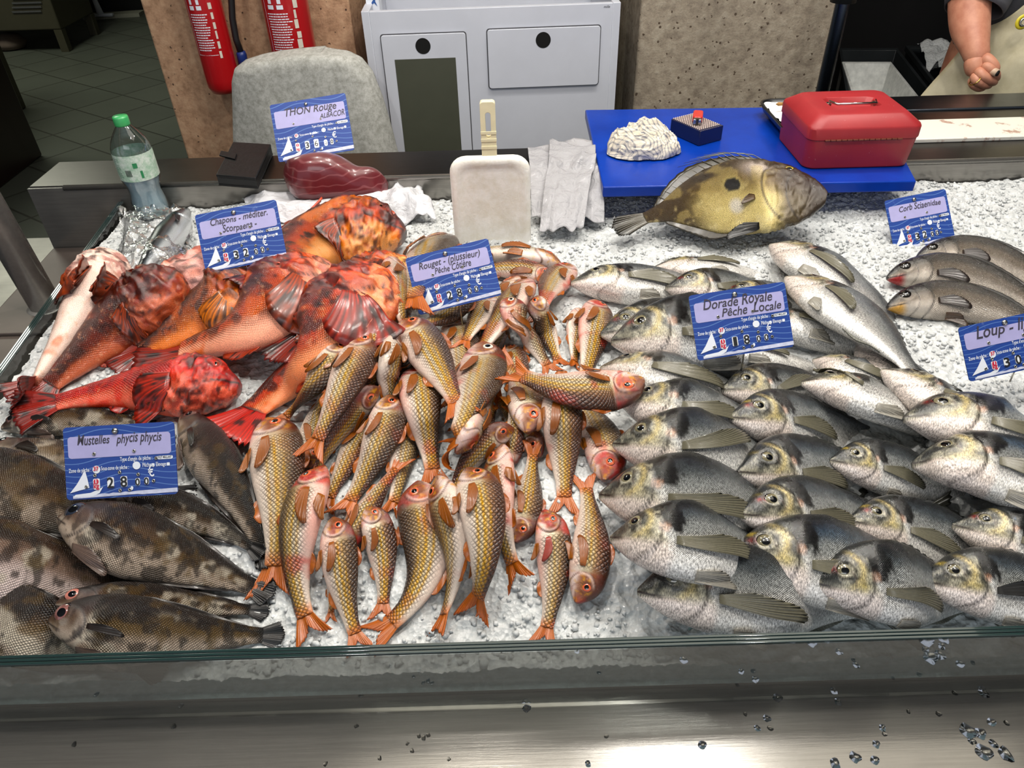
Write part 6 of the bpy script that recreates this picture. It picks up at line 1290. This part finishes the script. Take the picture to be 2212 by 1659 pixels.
def icf(u, v):
    A0, A1, A2, A3 = [c+(np.array(p)-c)*.9 for p in (bz(2085, 262, zc_), bz(2300, 262, zc_), bz(2130, 100, zc_), bz(1960, 100, zc_))]
    P = ((1-u)*(1-v))[:, None]*A0+(u*(1-v))[:, None]*A1+(u*v)[:, None]*A2+((1-u)*v)[:, None]*A3; P[:, 2] = zc_-.05+.11*fbm(P*11, 4)+.03*fbm(P*30, 6); return P
o = sheet_grid('crate_ice', bpy.data.materials['crushed_ice'], icf, 60, 60, 0, None, 'heap of crushed ice in the black crate behind the vendor arm', 'ice'); o['kind'] = 'stuff'
o = MB().box((pp[0]+.16, 2.30, .001), (c[0]+.9, 2.76, zc_-.245)).build('crate_table', M_wall, None, origin=(c[0], 2.4, 0)); tag(o, 'dark low table carrying the black crates', 'table')
# ---------------------------------------------------------------- vendor
YV = 1.98
def pv(px, py, y=YV): return by(px, py, y)
fx = pv(2292, 60)[0]; t = thing('person', 'vendor in grey shirt and cream rubber apron, right fist closed on a small black-ended tube', 'person', (fx, YV+.1, 0))
n = N('skin'); a1 = n.noise(28, 4, .6, n.geo()); n.put(n.b, 'Base Color', n.ramp(a1, [(.3, tuple(lin((176, 112, 88)))), (.7, tuple(lin((206, 146, 118))))])); n.set(Roughness=.5); n.b.inputs['Subsurface Weight'].default_value = .0; n.bump(n.noise(220, 3, .6, n.geo()), .25, .0012); M_skin = n.m
def skin(name, pts, edges, rad, mat, parent, sub=2, root=0):
    off = np.zeros(3); q = parent
    while q is not None: off += np.array(q.location); q = q.parent
    me = bpy.data.meshes.new(name); me.from_pydata([tuple(np.array(p)-off) for p in pts], edges, []); o = link(name, me, parent); me.materials.append(mat)
    m = o.modifiers.new('skin', 'SKIN'); sv = me.skin_vertices[0].data
    for i, r in enumerate(rad): sv[i].radius = (r, r) if not hasattr(r, '__len__') else r
    sv[root].use_root = True; m.use_smooth_shade = True
    s_ = o.modifiers.new('sub', 'SUBSURF'); s_.levels = sub; s_.render_levels = sub; return o
el = pv(2086, 22, YV-.02); sh = el+np.array([.13, .16, .30]); wr = pv(2108, 112, YV-.12); kn = pv(2117, 150, YV-.14)
P = [(fx, YV+.14, .92), (fx, YV+.14, 1.10), (fx, YV+.15, 1.30), (fx, YV+.16, 1.44), (fx, YV+.14, 1.52), (fx, YV+.12, 1.60), (fx, YV+.12, 1.70),
     tuple(sh), tuple(el+[.0, .02, .06]), tuple(el*.72+wr*.28), tuple(el*.35+wr*.65), tuple(wr), tuple(wr*.25+kn*.75),
     (fx+.26, YV+.14, 1.38), (fx+.33, YV+.05, 1.12), (fx+.24, YV-.12, 1.0), (fx-.10, YV+.14, .86), (fx-.11, YV+.12, .48), (fx-.11, YV+.14, .08), (fx-.11, YV+.02, .04), (fx+.10, YV+.14, .86), (fx+.11, YV+.12, .48), (fx+.11, YV+.14, .08), (fx+.11, YV+.02, .04)]
Ed = [(0, 1), (1, 2), (2, 3), (3, 4), (4, 5), (5, 6), (3, 7), (7, 8), (8, 9), (9, 10), (10, 11), (11, 12), (3, 13), (13, 14), (14, 15), (0, 16), (16, 17), (17, 18), (18, 19), (0, 20), (20, 21), (21, 22), (22, 23)]
Rd = [(.11, .09), (.13, .10), (.16, .12), (.10, .09), .06, .095, .085, .070, .052, .050, .042, .030, .030, .075, .055, .036, .10, .065, .045, .04, .10, .065, .045, .04]
skin('body', P, Ed, Rd, M_skin, t, 2)
# hand: closed fist, four curled fingers and the thumb, each its own skinned chain rooted in the palm
def hq(px, py, dy): return pv(px, py, YV-dy)
skin('hand', [hq(2108, 116, .12), hq(2112, 138, .135), hq(2112, 165, .135)], [(0, 1), (1, 2)], [.029, (.036, .026), (.030, .024)], M_skin, t, 2)
for ps, r in ((((2122, 138, .15), (2137, 146, .168), (2152, 160, .168), (2152, 172, .150)), .0115), (((2108, 148, .15), (2121, 163, .172), (2139, 175, .170), (2150, 178, .150)), .0118),
              (((2101, 158, .15), (2109, 175, .170), (2127, 184, .166), (2139, 184, .148)), .0112), (((2098, 165, .145), (2101, 183, .160), (2115, 191, .158), (2126, 189, .142)), .0100)):
    pts = [hq(*p) for p in ps]; skin('finger', pts, [(0, 1), (1, 2), (2, 3)], [r*1.15, r*1.08, r, r*.85], M_skin, t, 2)
pts = [hq(2120, 122, .135), hq(2136, 130, .155), hq(2149, 143, .165), hq(2154, 155, .165)]
skin('thumb', pts, [(0, 1), (1, 2), (2, 3)], [.0165, .0145, .0125, .0105], M_skin, t, 2)
c = hq(2106, 174, .170); m = MB(); m.tube([c+[.012*math.cos(a)*.7, .012*math.sin(a), .012*math.cos(a)*.8] for a in np.linspace(0, 2*PI, 17)], .0014, 8, False); m.build('gold_ring', steel('gold', (226, 186, 90), .2), t, True)
tc_ = hq(2154, 158, .182); tt = thing('small_tube', 'small pale tube with black end held in the vendor fist', 'tube', tc_)
MB().tube([tc_+[-.012, .018, .004], tc_], [.0085, .0088], 16).build('tube_body', plain('pale_wood', (206, 176, 150), .5), tt, True); MB().tube([tc_, tc_+[.001, -.002, 0]], .0066, 16).build('black_end', M_black, tt, True)
# grey sleeve and shirt
M_sh = plain('grey_shirt', (86, 86, 92), .9, 0, .12, 30, .3)
def ring(c, ax, r1, r2, n=28, ph=0):
    ax = unit(ax); a = unit(np.cross(ax, [0, 1, 0.1])); b_ = np.cross(ax, a); return [tuple(np.array(c)+a*r1*math.cos(q_)*(1+.05*math.sin(3*q_+ph))+b_*r2*math.sin(q_)) for q_ in np.linspace(0, 2*PI, n, endpoint=False)]
e2 = el+np.array([.018, .0, .012]); ax = unit(sh-e2); MB().loft([ring(e2+ax*-.012, ax, .066, .062), ring(e2+ax*.0, ax, .070, .066, ph=1), ring(e2*.6+sh*.4, ax, .092, .09, ph=2), ring(sh, ax, .10, .10), ring(sh+[.07, .0, .05], [1, 0, .5], .09, .09)], cap=False).build('shirt_sleeve', M_sh, t, True, solid=.003)
def tor(z, rx, ry, cy=0): return [(fx+rx*math.cos(q_)*(1+.02*math.sin(5*q_)), YV+.14+cy+ry*math.sin(q_), z) for q_ in np.linspace(0, 2*PI, 40, endpoint=False)]
MB().loft([tor(.42, .17, .12), tor(.60, .175, .125), tor(.92, .16, .125)], cap=False).build('trousers', plain('dark_trousers', (34, 36, 42), .9), t, True, solid=.003)
MB().loft([tor(.90, .165, .13), tor(1.0, .18, .15), tor(1.15, .19, .16), tor(1.3, .20, .15), tor(1.40, .20, .125), tor(1.46, .11, .09)], cap=False).build('shirt', M_sh, t, True, solid=.003)
# apron: curved sheet in front
n = N('cream_rubber'); n.put(n.b, 'Base Color', n.ramp(n.noise(14, 5, .65, n.geo()), [(.3, tuple(lin((176, 166, 132)))), (.7, tuple(lin((208, 200, 170))))])); n.set(Roughness=.42); n.bump(n.noise(9, 2, .5, n.geo()), .3, .01)
def apf(u, v):
    xt, xb_ = pv(2142, 60, YV-.03)[0], pv(2028, 206, YV-.05)[0]; zt0 = pv(2142, 60, YV-.03)[2]-.005; ztop = zt0+.30*sst(0, .5, u)*sst(1, .55, u)+.02*(u > 2)
    z = ztop-(ztop-.30)*v; xl_ = xt+(xb_-xt)*np.clip((zt0-z)/(zt0-pv(2028, 206, YV-.05)[2]), 0, 1.6); xr_ = 2*fx-xl_; a = (u-.5)*2; x = xl_+(xr_-xl_)*u
    y = YV-.085+.10*np.abs(a)**2.4; y = y-.010*np.sin(a*5+v*9)*sst(.05, .3, v)-.014*np.sin(v*16+a*3)*sst(.15, .3, v)*.6; return np.stack([x, y, z], -1)
sheet_grid('apron', n.m, apf, 60, 90, .003, t)
g0 = pv(2209, 47, YV-.098); m = MB(); M2 = frame(g0, [1, 0, 0], [0, 0, 1], [0, -1, 0]); m.lathe([(.017, 0), (.017, .002), (.0095, .003), (.009, .0)], (0, 0, 0), 28, False); m.build('yellow_eyelet_patch', flat('yellow_patch', (214, 196, 40)), t, True, M=M2)
m = MB(); m.lathe([(.010, .002), (.010, .005), (.006, .006), (.0055, .002)], (0, 0, 0), 24, False); m.build('metal_eyelet', M_riv, t, True, M=M2)
# head so that the figure is whole
h = np.array([fx, YV+.08, 1.66]); m = MB(); rings = []
for k in np.linspace(-1, 1, 15): rings.append([tuple(h+[.078*math.sqrt(max(1-k*k, .002))*math.cos(a), .095*math.sqrt(max(1-k*k, .002))*math.sin(a)+.01*k, .12*k]) for a in np.linspace(0, 2*PI, 24, endpoint=False)])
hd = MB().loft(rings).build('head', M_skin, t, True, sub=1)
MB().tube([h+[0, -.088, .01], h+[0, -.112, -.03], h+[0, -.092, -.038]], [.008, .014, .010]).build('nose', M_skin, t, True)
for sx in (-.03, .03): MB().lathe([(.001, -.011), (.009, -.006), (.011, 0), (.009, .006), (.001, .011)], h+[sx, -.086, .015], 14).build('eye', M_white, t, True)
MB().tube([h+[-.024, -.088, -.058], h+[0, -.096, -.056], h+[.024, -.088, -.058]], [.003, .006, .003]).build('mouth', plain('lip', (150, 70, 66), .5), t, True)
for sx in (-1, 1): MB().tube([h+[sx*.078, .0, .03], h+[sx*.092, .005, .0], h+[sx*.078, .0, -.03]], [.006, .012, .006]).build('ear', M_skin, t, True)
rings = [[tuple(h+[.084*math.sqrt(max(1-k*k, .002))*math.cos(a), .02+.10*math.sqrt(max(1-k*k, .002))*math.sin(a)*(1 if math.sin(a) > 0 else .8), .015+.125*k]) for a in np.linspace(0, 2*PI, 24, endpoint=False)] for k in np.linspace(.15, 1, 8)]
MB().loft(rings).build('hair', plain('dark_hair', (40, 30, 24), .7), t, True)
